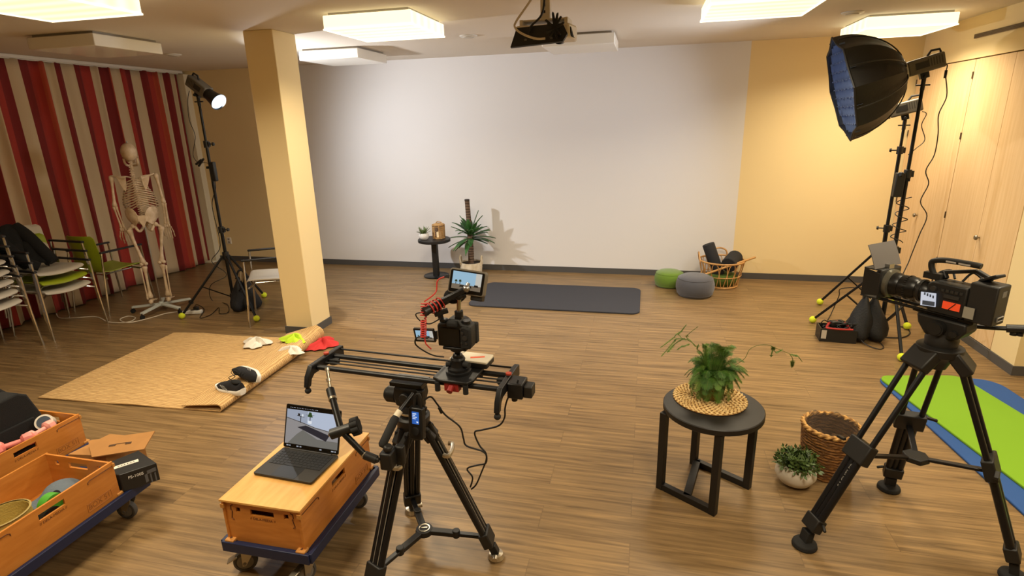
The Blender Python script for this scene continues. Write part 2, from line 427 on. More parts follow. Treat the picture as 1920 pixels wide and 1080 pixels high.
# ---------------------------------------------------------------- built-in cupboards
def wood(name, c, c2, sx=(1, 1, 1), rough=.5, scale=3.0, coat=0.0):
    return mat(name, c, rough, var=1, vscale=scale, vstretch=sx, c2=c2, bump=.04, bscale=40, coat=coat)
BEECH = wood('pale beech', 'e3c294', 'd9b583', (14, 14, .6), .5)
YS = (4.975, 6.07, 7.185)
labs = ('pale beech floor-to-ceiling cupboard next to the cream pier', 'pale beech floor-to-ceiling cupboard in the back corner behind the light stands')
for k in range(2):
    y0, y1 = YS[k], YS[k+1]; ym = 5.483 if k == 0 else 6.63
    t = thing('built_in_cupboard', labs[k], 'cupboard', (XR, (y0+y1)/2, 0), 0, 'built-in cupboards'); oy = (y0+y1)/2
    MB().bb(.022, .62, y0-oy, y1-oy, .07, 2.375).build('body', BEECH, t)
    MB().bb(.02, .6, y0-oy, y1-oy, 0, .07).build('plinth', BASEM, t)
    for a, c in ((y0+.004, ym-.0015), (ym+.0015, y1-.004)):
        MB().bb(0, .02, a-oy, c-oy, .075, 2.372).build('door', BEECH, t, bevel=.0015)
        d = t.children[-1]
    doors = [c for c in t.children if c.name.startswith('door')]
    kb = MB().lathe([(.006, 0), (.007, .018), (.019, .022), (.021, .032), (.016, .04), (0, .042)], (0, ym-oy+.0-.035 if k == 0 else ym-oy-.0, .905), (-1, 0, 0), n=18, caps=False)
    kb.build('knob', mat('brushed nickel', '8b8478', .35, .9), doors[0])
    for hz in (.35, .56 if k == 0 else 1.0, 1.72, 2.24):
        for d, yy in ((doors[0], y0-oy+.003), (doors[-1], y1-oy-.003)):
            MB().cyl((-.004, yy, hz-.03), (-.004, yy, hz+.03), .006, n=8).build('hinge', mat('hinge brown', '5d4a33', .5, .5), d)
# ================================================================ left side of the room
# ---------------------------------------------------------------- armchairs
SHW = mat('white chair shell', 'bfb6a8', .4); SHG = mat('green chair shell', '8f9c1c', .4)
def make_chair(label, shell, loc, rz, group):
    t = thing('armchair', label, 'chair', loc, rz, group)
    prof = smooth_path([(0, .262, .425), (0, .225, .452), (0, .06, .447), (0, -.12, .440), (0, -.195, .462), (0, -.228, .545), (0, -.248, .66), (0, -.268, .79), (0, -.282, .875)], 4)
    n = len(prof)-1
    def hw(v):
        if v < .06: return .16+.06*math.sqrt(v/.06)
        if v < .45: return .22
        if v < .60: return .22 - .035*math.sin((v-.45)/.15*PI)
        if v > .93: return .21 - .035*((v-.93)/.07)**2
        return .21
    def shell_fn(u, v):
        p = prof[min(int(v*n+.5), n)]; s = u*2-1; k = s*s
        seat = v < .5
        return (s*hw(v), p.y + (0 if seat else .05*k*min(1, (v-.5)*4)), p.z + (.018*k if seat else 0))
    MB().grid(shell_fn, 12, n, thick=.010).build('shell', shell, t, smooth=60)
    for sx in (-1, 1):
        MB().tube(smooth_path([(sx*.272, .285, 0), (sx*.262, .262, .33), (sx*.258, .25, .66), (sx*.258, .235, .683)], 4), .0105).build('leg', CHROME, t)
        MB().tube(smooth_path([(sx*.272, -.290, 0), (sx*.262, -.25, .33), (sx*.258, -.215, .66), (sx*.258, -.20, .683)], 4), .0105).build('leg', CHROME, t)
        MB().bb(sx*.258-.016, sx*.258+.016, -.225, .265, .680, .700).build('armrest', BLACK, t, bevel=.005)
    b = MB()
    for y in (-.17, .19):
        b.tube([(-.260, y*1.25, .40), (-.18, y, .428), (.18, y, .428), (.260, y*1.25, .40)], .009)
    for sx in (-.15, .15): b.tube([(sx, -.17, .427), (sx, .19, .427)], .008)
    b.build('seat_frame', CHROME, t)
    return t
g1, g2 = 'five stacked armchairs by the curtain', 'three stacked armchairs by the curtain'
RZ = math.radians(-95); A = (-5.884, 3.60); names = ['lowest white armchair of the five-high stack at the left picture edge', 'second white armchair from the floor in the five-high left stack', 'middle white armchair of the five-high stack at the left edge', 'fourth white armchair from the floor in the five-high left stack', 'topmost white armchair of the five-high stack at the left edge']
c0 = make_chair(names[0], SHW, (A[0], A[1], 0), RZ, g1)
for k in range(1, 5): dup(c0, (A[0]-.022*k, A[1]+.004*k, .092*k), None, names[k])
B = (-5.834, 4.245)
b0 = dup(c0, (B[0], B[1], 0), RZ, 'lowest white armchair of the short stack under the green seat'); b0['group'] = g2
cg = make_chair('lime green armchair sandwiched between two white ones in the short stack', SHG, (B[0]-.022, B[1]+.004, .092), RZ, g2)
b2 = dup(c0, (B[0]-.044, B[1]+.008, .184), RZ, 'topmost white armchair of the short stack, with the black jacket on its back'); b2['group'] = g2
cc = dup(cg, (-5.965, 5.0, 0), -.09, 'single lime green armchair between the chair stacks and the skeleton'); cc['group'] = 'single armchairs'
cd = dup(c0, (-3.775, 4.995, 0), math.radians(121), 'single white armchair half hidden behind the yellow pillar'); cd['group'] = 'single armchairs'
# ---------------------------------------------------------------- black jacket draped over the stacked chair backs
def drape(u, v):
    # v runs front hem -> over the back edge -> behind; u across
    s = u*2-1; rnd = math.sin(u*17+v*9)*.012 + math.sin(u*31+v*23)*.008
    path = smooth_path([(0, -.07, .70), (0, -.12, .80), (0, -.17, .95), (0, -.215, 1.06), (0, -.27, 1.11), (0, -.335, 1.05), (0, -.345, .88), (0, -.33, .70)], 4)
    p = path[min(int(v*(len(path)-1)+.5), len(path)-1)]
    w = .26 + .03*math.sin(v*11); sl = -.10*(1-abs(v-.5)*2)
    return (s*w + .02*math.sin(v*5) + .21, p.y + rnd*1.4 - .03*s, p.z + rnd - .14*max(0, -s)**1.5*(1 if .3 < v < .75 else .3) + .02*math.sin(s*6))
t = thing('jacket', 'black jacket thrown over the back of the short chair stack', 'jacket', (B[0]-.044, B[1]+.008, 0), RZ)
MB().grid(drape, 22, 30, thick=.035).build('jacket_body', DARKFAB, t, smooth=80)
def sleeve(pts, r):
    return MB().tube(smooth_path(pts, 5), r, n=12)
pts = [(.02, -.24, 1.06), (-.02, -.15, .97), (-.06, -.05, .82), (-.09, .035, .70)]
sleeve(pts, [.064-.0010*i for i in range(16)]).build('sleeve', DARKFAB, t, smooth=80)
pts = [(.24, -.22, 1.05), (.22, -.12, .94), (.15, .0, .76), (.07, .06, .685)]
sleeve(pts, [.062-.0012*i for i in range(16)]).build('sleeve', DARKFAB, t, smooth=80)
# ---------------------------------------------------------------- skeleton on a rolling stand
BONE = mat('bone plastic', 'd9c3a6', .5, var=1, c2='b99f7d', vscale=18)
sk = thing('anatomical_skeleton', 'life-size teaching skeleton on a white wheeled stand before the curtain', 'skeleton', (-5.25, 4.93, 0), .70)
def bone(b, p, q, r, k=1.8, n=10):
    p, q = V(p), V(q); r *= 1.18
    ks = [(0, r*k*.75), (.04, r*k), (.10, r*k*.85), (.2, r*1.1), (.5, r*.9), (.8, r*1.1), (.9, r*k*.85), (.96, r*k), (1, r*k*.75)]
    return b.tube([p+(q-p)*a for a, _ in ks], [c for _, c in ks], n=n)
def skullf(q):
    k = 1.0
    if q.y > .2 and q.z < -.1: k *= 1-.22*min(1, -q.z)*(q.y)
    return k
s = MB().ball((0, -.01, 1.745), (.073, .095, .092), 22, 16, fn=skullf)
s.build('skull', BONE, sk)
skull = sk.children[-1]
b = MB().ball((0, .055, 1.675), (.052, .04, .05), 14, 10)
for sx in (-1, 1): b.tube([(sx*.063, .01, 1.70), (sx*.066, .04, 1.695), (sx*.052, .08, 1.698)], .007, n=8)
b.build('face_bone', BONE, skull)
b = MB()
for sx in (-1, 1): b.tube(smooth_path([(sx*.058, .0, 1.68), (sx*.056, .015, 1.63), (sx*.04, .06, 1.605), (0, .088, 1.60)], 4), .011, n=8)
b.build('jaw', BONE, skull)
MB().cyl((0, -.01, 1.83), (0, -.01, 1.855), .006).build('hanging_hook', STEEL, skull)
sp = []
for i in range(25):
    f = i/24; z = 1.64 - f*(1.64-1.05); y = -.02 - .045*math.sin(f*PI*1.15+.1) + .03*math.sin(f*2*PI*1.0)*(-1)
    sp.append(V((0, y, z)))
b = MB()
for i, q in enumerate(sp):
    r = .014+.011*i/24
    b.lathe([(r*.9, -.0105), (r*1.1, -.006), (r*.92, 0), (r*1.1, .006), (r*.9, .0105)], q, n=10)
    b.bar(q+V((-.020-.012*i/24, -.012, 0)), q+V((.020+.012*i/24, -.012, 0)), .008, .008)
    b.bar(q, q+V((0, -.038-.01*i/24, -.014)), .010, .007)
b.build('spine', BONE, sk)
rc = []
top, n = 6, 12
for i in range(12):
    q = sp[7+int(i*1.0)] if 7+i < 25 else sp[-1]
    f = i/11
    w = .075 + .085*math.sin(min(1, f*1.25)*PI*.5) - .025*max(0, f-.75)*4
    dpt = .055 + .06*math.sin(min(1, f*1.3)*PI*.5); drop = .05+.05*f
    for sx in (-1, 1):
        end = 1.0 if i < 7 else 1.0-.09*(i-6) if i < 10 else .45
        pts = []
        for j in range(15):
            a = j/14*end; ang = -PI/2 + a*PI*.93
            x = sx*w*math.cos(ang)*(1.0); y = q.y+.01+dpt + dpt*1.05*math.sin(ang)
            pts.append((x if j else sx*.012, y, q.z - drop*math.sin(a*PI*.62)*1.25 + .018*math.sin(a*PI)))
        b = MB().tube(pts, [.0074]*15, n=7); rc.append(b)
rb = MB()
ribs_root = None
for i, b in enumerate(rc):
    o = b.build('rib', BONE, sk if ribs_root is None else sk)
MB().bar((0, .115, 1.46), (0, .135, 1.27), .034, .012).build('sternum', BONE, sk, bevel=.004)
ILI = smooth_path([(.030, -.075, 1.03), (.032, -.075, 1.09), (.06, -.06, 1.150), (.10, -.03, 1.172), (.140, .02, 1.15), (.150, .06, 1.09), (.135, .065, 1.04)], 4)
for sx in (-1, 1):
    MB().tube(smooth_path([(sx*.02, .105, 1.465), (sx*.08, .09, 1.49), (sx*.14, .03, 1.495), (sx*.175, 0, 1.50)], 4), .0075).build('clavicle', BONE, sk)
    poly = [(0, .09), (.085, .10), (.05, -.01), (.025, -.06), (.01, -.02)]
    b = MB().prism([(u*sx, w) for u, w in poly], (sx*.065, -.082, 1.41), (1, .25*sx, 0), (0, .1, 1), .007)
    b.bar((sx*.07, -.09, 1.475), (sx*.185, -.03, 1.515), .014, .012)
    b.build('scapula', BONE, sk)
    S_, E_, W_ = V((sx*.198, -.01, 1.495)), V((sx*.222, -.03, 1.20)), V((sx*.205, .045, .965))
    h = bone(MB(), S_, E_, .0115).ball(S_, .024, 10, 8).build('humerus', BONE, sk)
    bone(MB(), E_+V((.011, 0, 0)), W_+V((.012, 0, 0)), .0068).build('forearm_bone', BONE, sk)
    bone(MB(), E_-V((.011, 0, 0)), W_-V((.012, 0, 0)), .0068).build('forearm_bone', BONE, sk)
    b = MB()
    for k in range(6): b.ball(W_+V((-.02+.02*(k % 3), .005*(k % 2), -.012-.016*(k//3))), .011, 8, 6)
    for k in range(5):
        a = V((sx*.0+(-.03+.015*k), .01+.006*k, -.04)); ln = (.05, .09, .098, .09, .07)[k]
        p0 = W_+a; p1 = p0+V(((-.03+.015*k)*.5, .012, -.06)); p2 = p1+V((0, .022, -ln*.55)); p3 = p2+V((0, .026, -ln*.35))
        for u, w in ((p0, p1), (p1, p2), (p2, p3)): b.tube([u, (u+w)/2, w], [.0065, .004, .0058], n=7)
    b.build('hand', BONE, sk)
    # pelvis half: a flared blade, the ischium ring below
    def ilium(u, v, sx=sx):
        cr = ILI[min(int(u*(len(ILI)-1)+.5), len(ILI)-1)]; lo = V((.075+.02*u, -.035+.06*u, .985)); q = lo+(cr-lo)*v
        return (sx*q.x, q.y-.022*math.sin(v*PI)*math.sin(u*PI), q.z)
    b = MB().grid(ilium, 24, 8, thick=.010)
    b.tube(smooth_path([(sx*.06, -.03, 1.02), (sx*.085, .0, .975), (sx*.06, -.02, .92), (sx*.035, .03, .925), (sx*.015, .06, .975), (sx*.06, .03, 1.01)], 4), .014, n=8)
    b.build('hip_bone', BONE, sk)
    H_, K_, A_ = V((sx*.105, .0, .975)), V((sx*.085, .02, .555)), V((sx*.085, -.02, .17))
    b = MB().ball(H_, .025, 10, 8).tube([H_, H_+V((sx*.04, 0, -.03)), H_+V((sx*.05, 0, -.07))], [.014, .014, .02])
    G_ = H_+V((sx*.046, 0, -.03))
    bone(b, G_, K_, .0145, 1.75)
    for d in (-.02, .02): b.ball(K_+V((d, -.006, -.004)), (.022, .027, .022), 10, 8)
    b.build('femur', BONE, sk)
    MB().ball(K_+V((0, .04, .0)), (.019, .01, .022), 10, 8).build('kneecap', BONE, sk)
    b = MB(); bone(b, K_-V((0, 0, .03)), A_, .012, 2.1); b.build('tibia', BONE, sk)
    bone(MB(), K_+V((sx*.034, -.012, -.045)), A_+V((sx*.026, -.01, -.01)), .006, 1.7).build('fibula', BONE, sk)
    b = MB().ball(A_+V((0, -.035, -.035)), (.024, .04, .027), 10, 8).ball(A_+V((0, .03, -.032)), (.03, .04, .018), 10, 8)
    for k in range(5):
        p0 = A_+V((-.024+.012*k, .05, -.04)); p1 = p0+V(((-.016+.008*k), .075, -.012)); p2 = p1+V((0, .05-.004*abs(k-(2-sx*1)), -.006))
        b.tube([p0, (p0+p1)/2, p1], [.008, .005, .008], n=7).tube([p1, (p1+p2)/2, p2], [.007, .005, .005], n=7)
    b.build('foot', BONE, sk)
b = MB().prism([(-.045, .07), (.045, .07), (.03, 0), (.0, -.07), (-.03, 0)], (0, -.075, 1.02), (1, 0, 0), (0, -.15, 1), -.02)
b.build('sacrum', BONE, sk, bevel=.004)
WPOWD = mat('white powder coat', 'c3c9c4', .45)
MB().cyl((0, 0, .07), (0, 0, 1.02), .0085).build('stand_pole', STEEL, sk)
for k in range(5):
    a = .35+k*2*PI/5; d = V((math.cos(a), math.sin(a), 0)); e = d*.30
    o = MB().bar((0, 0, .082), (e.x, e.y, .066), .042, .022).build('stand_foot', WPOWD, sk, bevel=.004)
    MB().cyl((e.x-d.y*.011, e.y+d.x*.011, .024), (e.x+d.y*.011, e.y-d.x*.011, .024), .024, n=14).cyl((e.x, e.y, .04), (e.x, e.y, .062), .008).build('caster', RUBBER, o)
MB().cyl((0, 0, .06), (0, 0, .11), .03, .02).build('stand_hub', WPOWD, sk)
# ---------------------------------------------------------------- light stands
TENNIS = mat('tennis ball felt', 'd3de2e', .95, bump=.5, bscale=260)
POLEM = mat('stand black', '151515', .4, .4)
def light_stand(label, base, feet, zc, sections, balls=True, knob=0.0):
    """tripod stand: feet in world x, y; sections = [(z top, radius)]"""
    t = thing('light_stand', label, 'light stand', (base[0], base[1], 0), 0, 'studio light stands')
    z0 = .06
    for i, (z1, r) in enumerate(sections):
        MB().cyl((0, 0, z0), (0, 0, z1+(.03 if i < len(sections)-1 else 0)), r, n=16).build('pole', POLEM, t)
        if i < len(sections)-1:
            c = MB().cyl((0, 0, z1-.035), (0, 0, z1+.035), r+.012, n=16).box((r+.012, 0, z1), (.03, .03, .05)).build('collar', BLACK, t, bevel=.002)
            kx = V((math.cos(knob), math.sin(knob), 0))
            MB().cyl(kx*(r+.01)+V((0, 0, z1)), kx*(r+.05)+V((0, 0, z1)), .006).cyl(kx*(r+.05)+V((0, 0, z1)), kx*(r+.068)+V((0, 0, z1)), .020, .016, n=10).build('knob', BLACK, c)
        z0 = z1-.05
    MB().cyl((0, 0, zc-.04), (0, 0, zc+.04), .034, n=16).build('leg_hub', BLACK, t, bevel=.003)
    MB().cyl((0, 0, .10), (0, 0, .16), .03, n=16).build('brace_hub', BLACK, t, bevel=.003)
    for fx, fy in feet:
        e = V((fx-base[0], fy-base[1], .034)); u = V((e.x, e.y, 0)).normalized()
        a = u*.032 + V((0, 0, zc))
        l = MB().bar(a, e, .022, .022).build('leg', POLEM, t, bevel=.004)
        m = a+(e-a)*.52
        MB().bar(u*.026+V((0, 0, .13)), m, .016, .012).build('brace', POLEM, l)
        if balls: MB().ball(e, .033, 18, 12).build('tennis_ball', TENNIS, l)
    return t
def feet_px(l): return [(at(x, y, .034).x, at(x, y, .034).y) for x, y in l]
SL = (-4.51, 5.185)
light_stand('tall black light stand in front of the curtain and skeleton', SL, feet_px([(341, 592), (495, 553), (481, 597)]), .60, [(.89, .0175), (1.80, .0150), (2.20, .0125)], knob=.2)
# ---------------------------------------------------------------- studio lamps
LAMPBODY = mat('lamp housing grey', '5d574c', .5)
LENS = mat('lit lamp lens', 'cfe0f2', .3, emit=1.6, ecol='c4dcf4')
def studio_lamp(label, top, d, reflector=True):
    """top = where the stand ends"""
    x, y, z = frame(d); q = V(top)+V((0, 0, .085))-(z*-.03+y*-.09); return studio_lamp_at(label, q, d, reflector)
def studio_lamp_at(label, loc, d, reflector=True):
    """monolight with the stand spigot at its underside; d is where it points"""
    x, y, z = frame(d); M = Matrix(((z.x, x.x, y.x, loc[0]), (z.y, x.y, y.y, loc[1]), (z.z, x.z, y.z, loc[2]), (0, 0, 0, 1)))
    t = thing('studio_lamp', label, 'studio lamp', loc, 0, 'studio lamps'); R = Matrix(((z.x, x.x, y.x, 0), (z.y, x.y, y.y, 0), (z.z, x.z, y.z, 0), (0, 0, 0, 1)))
    MB(R).bb(-.17, .08, -.055, .055, -.055, .06).build('housing', LAMPBODY, t, bevel=.012)
    h = t.children[-1]
    b = MB(R)
    for k in range(6): b.bb(-.15+.018*k, -.142+.018*k, -.0565, .0565, -.02, .04)
    b.build('cooling_fin', mat('fin dark', '3a362f', .6), h)
    for s in (-1, 1): MB(R).box((-.015, s*.0565, .005), (.09, .002, .05)).build('control_panel', mat('panel dark', '22201d', .5), h)
    MB(R).tube([(-.16, 0, .058), (-.155, 0, .085), (-.10, 0, .092), (-.07, 0, .06)], .009).build('carry_handle', BLACK, h)
    MB(R).cyl((.08, 0, 0), (.105, 0, 0), .058, n=24).build('mount_ring', BLACKM, t)
    MB(R).bb(-.06, .0, -.025, .025, -.10, -.05).cyl((-.03, -.05, -.085), (-.03, .05, -.085), .014).build('yoke', BLACK, t, bevel=.003)
    q = R @ V((-.03, 0, -.09))
    MB().cyl((q.x, q.y, q.z+.01), (q.x, q.y, q.z-.10), .016).cyl((q.x-.05, q.y, q.z-.06), (q.x+.05, q.y, q.z-.06), .006).build('spigot', BLACK, t)
    if reflector:
        MB(R).lathe([(.055, .10), (.062, .13), (.072, .19), (.088, .235), (.085, .235), (.068, .19), (.058, .13), (.05, .11)], (0, 0, 0), (1, 0, 0), n=28, caps=False).build('reflector', BLACKM, t)
        MB(R).lathe([(0, .215), (.05, .218), (.080, .222)], (0, 0, 0), (1, 0, 0), n=28, caps=False).build('lens', LENS, t)
    return t, M
dl = V((.80, -.10, -.55)).normalized()
lampL, ML = studio_lamp('grey studio lamp with glowing reflector on the stand by the curtain', (SL[0], SL[1], 2.20), dl); hd = lampL.location.copy()
tgt = hd + dl*4 + V((0, .9, .5))
add_light('lamp_beam', 'SPOT', hd+dl*.26, V((-.2, 6.8, 1.0)), LAMP_POWER, LAMP_COLOR, None, spot_size=math.radians(160), spot_blend=1.0, shadow_soft_size=.05)
def wire(name, label, pts, r=.0032, m=CABLE, k=6, cat='cable', group=None, n=6):
    q = smooth_path(pts, k); o = q[0]
    return tag(MB().tube(q, r, n=n).build(name, m, loc=(o.x, o.y, o.z)), label, cat, group)
q = hd
t = thing('power_adapter', 'black power brick strapped to the light stand by the curtain', 'power brick', (SL[0]+.055, SL[1]-.03, 1.52))
MB().bb(-.03, .03, -.022, .022, -.10, .10).build('housing', BLACK, t, bevel=.008)
MB().bb(-.075, -.03, -.008, .012, .03, .055).build('strap', DARKFAB, t)
wire('lamp_cable', 'thin cable hanging from the curtain-side lamp to its power brick', [aty(355, 170, 5.17), aty(352, 190, 5.16), aty(355, 225, 5.16), aty(366, 255, 5.16), aty(362, 290, 5.16), aty(372, 305, 5.16), aty(385, 305, 5.15), aty(397, 308, 5.15), V((SL[0]+.055, SL[1]-.03, 1.615))])
t = thing('cable_connector', 'black cable plug cluster hanging left of the curtain-side stand', 'plug', aty(374, 303, 5.14))
MB().bar((-.05, 0, -.03), (.03, 0, .02), .022, .02).bar((-.03, .01, -.05), (.05, .01, .03), .018, .018).build('plug', BLACK, t, bevel=.004)
wire('mains_cable', 'black cable running down the curtain-side stand to the floor', [V((SL[0]+.055, SL[1]-.03, 1.425)), V((SL[0]+.05, SL[1]-.04, 1.33)), V((SL[0]-.02, SL[1]-.05, 1.15)), aty(413, 460, 5.12), aty(397, 490, 5.1), aty(425, 515, 5.08), aty(395, 535, 5.0), at(397, 562, .012), at(425, 570, .006), at(428, 585, .006), at(412, 588, .006), at(410, 577, .006), at(395, 590, .006), at(375, 596, .006), at(383, 580, .006), at(368, 571, .006), at(362, 583, .006)], .004)
# sandbags
SAND = mat('sandbag nylon', '0e0e10', .75, bump=.35, bscale=90)
def lump(q): return 1+.10*math.sin(q.x*5+q.z*3)+.07*math.sin(q.y*7-q.z*4)
def sandbag(label, loc, rz, s=1.0):
    t = thing('sandbag', label, 'sandbag', loc, rz, 'sandbags')
    for sx in (-1, 1):
        def fn(u, v, sx=sx):
            a = u*2*PI; pr = [(.012, .40), (.03, .36), (.055, .30), (.085, .22), (.11, .13), (.115, .06), (.09, .018), (.0, .004)]
            k = v*(len(pr)-1); i = min(int(k), len(pr)-2); f = k-i; r = pr[i][0]*(1-f)+pr[i+1][0]*f; z = pr[i][1]*(1-f)+pr[i+1][1]*f
            w = 1+.10*math.sin(3*a+z*20)+.05*math.sin(7*a)
            return (sx*(.075-.04*z/.4) + r*.85*w*math.cos(a), r*w*math.sin(a)*1.15, z)
        b = MB(Matrix.Scale(s, 4)).grid(fn, 20, 14); b.build('bag_lobe', SAND, t, smooth=70)
    MB(Matrix.Scale(s, 4)).tube(smooth_path([(-.06, 0, .38), (-.03, 0, .46), (0, 0, .48), (.03, 0, .46), (.06, 0, .38)], 4), .011).build('strap', SAND, t)
    MB(Matrix.Scale(s, 4)).bar((-.01, -.02, .36), (.01, -.03, .47), .016, .004).build('tag', mat('sandbag tag', 'b8a88c', .7), t)
    return t
sandbag('black sandbag at the foot of the curtain-side stand', (-4.30, 5.12, .0), .5, .95)
# white extension lead on the floor
WCAB = mat('white cable', 'cfc4b2', .5)
wire('extension_lead', 'white extension lead looped on the floor below the skeleton', [at(105, 587, .006), at(112, 596, .006), at(140, 596, .006), at(180, 594, .006), at(205, 604, .006), at(240, 604, .006), at(254, 596, .006), at(240, 593, .006), at(225, 599, .006), at(240, 605, .008), at(275, 598, .006), at(310, 588, .006), at(338, 584, .012)], .0055, WCAB)
p = at(362, 588, 0)
t = thing('power_strip', 'white multi-way plug strip on the floor by the tennis-ball foot', 'power strip', (p.x, p.y, 0), .3)
MB().bb(-.10, .10, -.028, .028, 0, .04).build('body', WHITEP, t, bevel=.008)
for k in range(3): MB().cyl((-.06+.06*k, 0, .038), (-.06+.06*k, 0, .043), .019).build('socket_cup', mat('socket grey', '3a3835', .6), t)
MB().bb(.02, .07, -.02, .02, .044, .08).build('plug', BLACK, t, bevel=.006)
# ---------------------------------------------------------------- jute rug with its right edge folded over
def jute(name, d, sc):
    return weave(name, 'd0aa72', 'a98452', sc, .9, .9, 'BANDS', d, 3.5)
JU1, JU2 = jute('jute rows', 'Y', (4, 15, 4)), jute('jute ribs', 'X', (13, 3, 13))
o = V((-4.47, 2.94, 0))
def rugp(u, v):
    """u along the width (with the fold), v along the depth"""
    L = 1.56; R = .022+.040*v**2; fold = .30
    s = u*(L + PI*R + fold)
    if s < L: x, z = s, .004+.003*math.sin(s*9+v*5)
    elif s < L+PI*R: a = (s-L)/R; x, z = L+R*math.sin(a), .004+R-R*math.cos(a)
    else:
        k = (s-L-PI*R)/fold; x, z = L-(s-L-PI*R), .004+2*R*(1-k*.72) + .004*math.sin(v*14)*(1-k)+.003
    yy = v*1.39
    return (x - .10*v + (.035*v if x < .3 else .035*v), yy + .075*x/L + .012*math.sin(x*5)*v, z+.008)
rg = MB().grid(rugp, 96, 36, thick=.008, flip=False, mf=None)
# faces past the fold show the ribbed underside
nf = 96*36
rg.m = [1 if (i % nf)//36 > 79 and i < 2*nf else 0 for i in range(len(rg.f))]
t = rg.build('jute_rug', [JU1, JU2], loc=None, smooth=60); t.location = o
tag(t, 'large straw-coloured jute rug with its right edge folded over', 'rug')
# ---------------------------------------------------------------- running shoes
SHB = mat('black knit', '14141a', .85, bump=.4, bscale=320); SOLE = mat('white foam sole', 'e0dcd2', .6); LACE = mat('black lace', '1e1e20', .8)
def shoe(label, M):
    t = thing('running_shoe', label, 'shoe', M.to_translation(), 0, 'pair of running shoes'); R = M.to_3x3().to_4x4()
    out = lambda f: (.030+.020*math.sin(min(1, f*1.15)*PI)**.6 + (.006*math.sin((f-.55)*PI/.45) if f > .55 else -.004*math.sin(f/.55*PI)))*(1 if .02 < f < .98 else .75)
    n = 22; b = MB(R); vs = []; k = 16
    for i in range(n+1):
        f = i/n; x = -.14+.285*f; w = out(f)*1.02; rise = .012*max(0, (f-.75)/.25)**1.5+.006*max(0, (.1-f)/.1); th = .050-.020*f
        for j in range(k):
            a = 2*PI*j/k; cy, cz = math.cos(a), math.sin(a)
            vs.append((x, w*math.copysign(abs(cy)**.5, cy)*1.03, rise+th/2+th/2*math.copysign(abs(cz)**.4, cz)))
    fs = [(i*k+j, i*k+(j+1) % k, (i+1)*k+(j+1) % k, (i+1)*k+j) for i in range(n) for j in range(k)] + [tuple(range(k)), tuple(range(n*k, n*k+k))]
    b.add(vs, fs).build('sole', SOLE, t, smooth=60)
    sole = t.children[-1]
    MB(R).bb(-.10, -.02, -.025, .025, -.003, .002).bb(.02, .10, -.03, .03, -.003, .002).build('tread', mat('black tread', '1a1a1a', .8), sole)
    top = lambda f: (.105 - .02*math.sin(f/.3*PI) if f < .3 else .105-.06*((f-.3)/.7)**1.1 if f < .93 else .047-.03*((f-.93)/.07)**2)
    b = MB(R); vs = []
    for i in range(n+1):
        f = i/n; x = -.138+.277*f; w = out(f)*.96; z0 = .026-.006*f; h = top(f)-z0
        wt = .55 if f < .35 else .75
        for j in range(k):
            a = PI*j/(k-1); c, s_ = math.cos(a), math.sin(a)
            vs.append((x, w*math.copysign(abs(c)**.7, c)*(1-(1-wt)*s_**2*.6), z0+h*s_**.75))
    fs = [(i*k+j, i*k+j+1, (i+1)*k+j+1, (i+1)*k+j) for i in range(n) for j in range(k-1)] + [tuple(range(k)), tuple(range(n*k, n*k+k))]
    b.add(vs, fs).build('upper', SHB, t, smooth=60)
    MB(R).ball((-.078, 0, .098), (.048, .027, .014), 16, 8).build('collar_opening', mat('shoe lining', '050505', .9), t)
    b = MB(R)
    for i in range(5):
        x = -.018+.022*i; z = .098-.010*i; b.tube([(x, -.026, z-.010), (x+.004, 0, z+.004), (x, .026, z-.010)], .0028, n=6)
    b.tube(smooth_path([(-.02, .0, .104), (-.035, .02, .135), (-.06, .0, .145), (-.05, -.02, .125), (-.02, 0, .104)], 5), .0026, n=6)
    b.build('lace', LACE, t)
    b = MB(R)
    for sx in (-1, 1):
        for c in (-.02, 0., .02):
            b.bar((c-.015, sx*.0475, .035), (c+.035, sx*.040, .062), .004, .004)
    b.build('side_stripes', mat('silver stripe', '8b8a86', .5), t)
    return t
p = at(428, 738, .05)
shoe('black running shoe standing upright on the folded rug edge, nearer the camera', Matrix.Translation((p.x, p.y+.03, .050)) @ Matrix.Rotation(PI-.25, 4, 'Z'))
p = at(470, 714, .07)
shoe('black running shoe tipped on its side showing the white sole, behind its mate', Matrix.Translation((p.x-.01, p.y+.05, .10)) @ Matrix.Rotation(-.45, 4, 'Z') @ Matrix.Rotation(math.radians(68), 4, 'X'))
# ---------------------------------------------------------------- crumpled cloths
def cloth(name, label, loc, rx, ry, h, m, seed, rz=0.0, cat='cloth'):
    rd = random.Random(seed); ph = [rd.uniform(0, 6.28) for _ in range(8)]
    def fn(u, v):
        a = u*2*PI; r = v
        e = 1+.20*math.sin(3*a+ph[0])+.14*math.sin(5*a+ph[1])+.08*math.sin(9*a+ph[2])
        z = h*(1-r)**.8*(.65+.35*math.sin(4*a+ph[3]+r*3)) + .28*h*math.sin(7*a+ph[4]+r*5)*r*(1-r)*2 + .35*h*abs(math.sin(3.5*a+ph[5]))*r*(1-r*.8)
        return (rx*r*e*math.cos(a), ry*r*e*math.sin(a), .008+max(0, z))
    b = MB().grid(fn, 48, 12, thick=.004)
    o = b.build(name, m, smooth=50); o.location = loc; o.rotation_euler = (0, 0, rz)
    return tag(o, label, cat, 'crumpled cloths on and by the rug')
CLW = mat('white cotton', 'd9d2c4', .9); CLG = mat('lime cotton', 'b5d42a', .9); CLR = mat('red cotton', 'c0302f', .9)
p = at(481, 646, .02); cloth('cloth', 'crumpled white cloth lying alone in the middle of the rug', (p.x, p.y, .016), .12, .10, .075, CLW, 2)
p = at(553, 640, .08); cloth('cloth', 'crumpled lime green cloth on the folded rug edge', (p.x, p.y, .082), .12, .085, .07, CLG, 5)
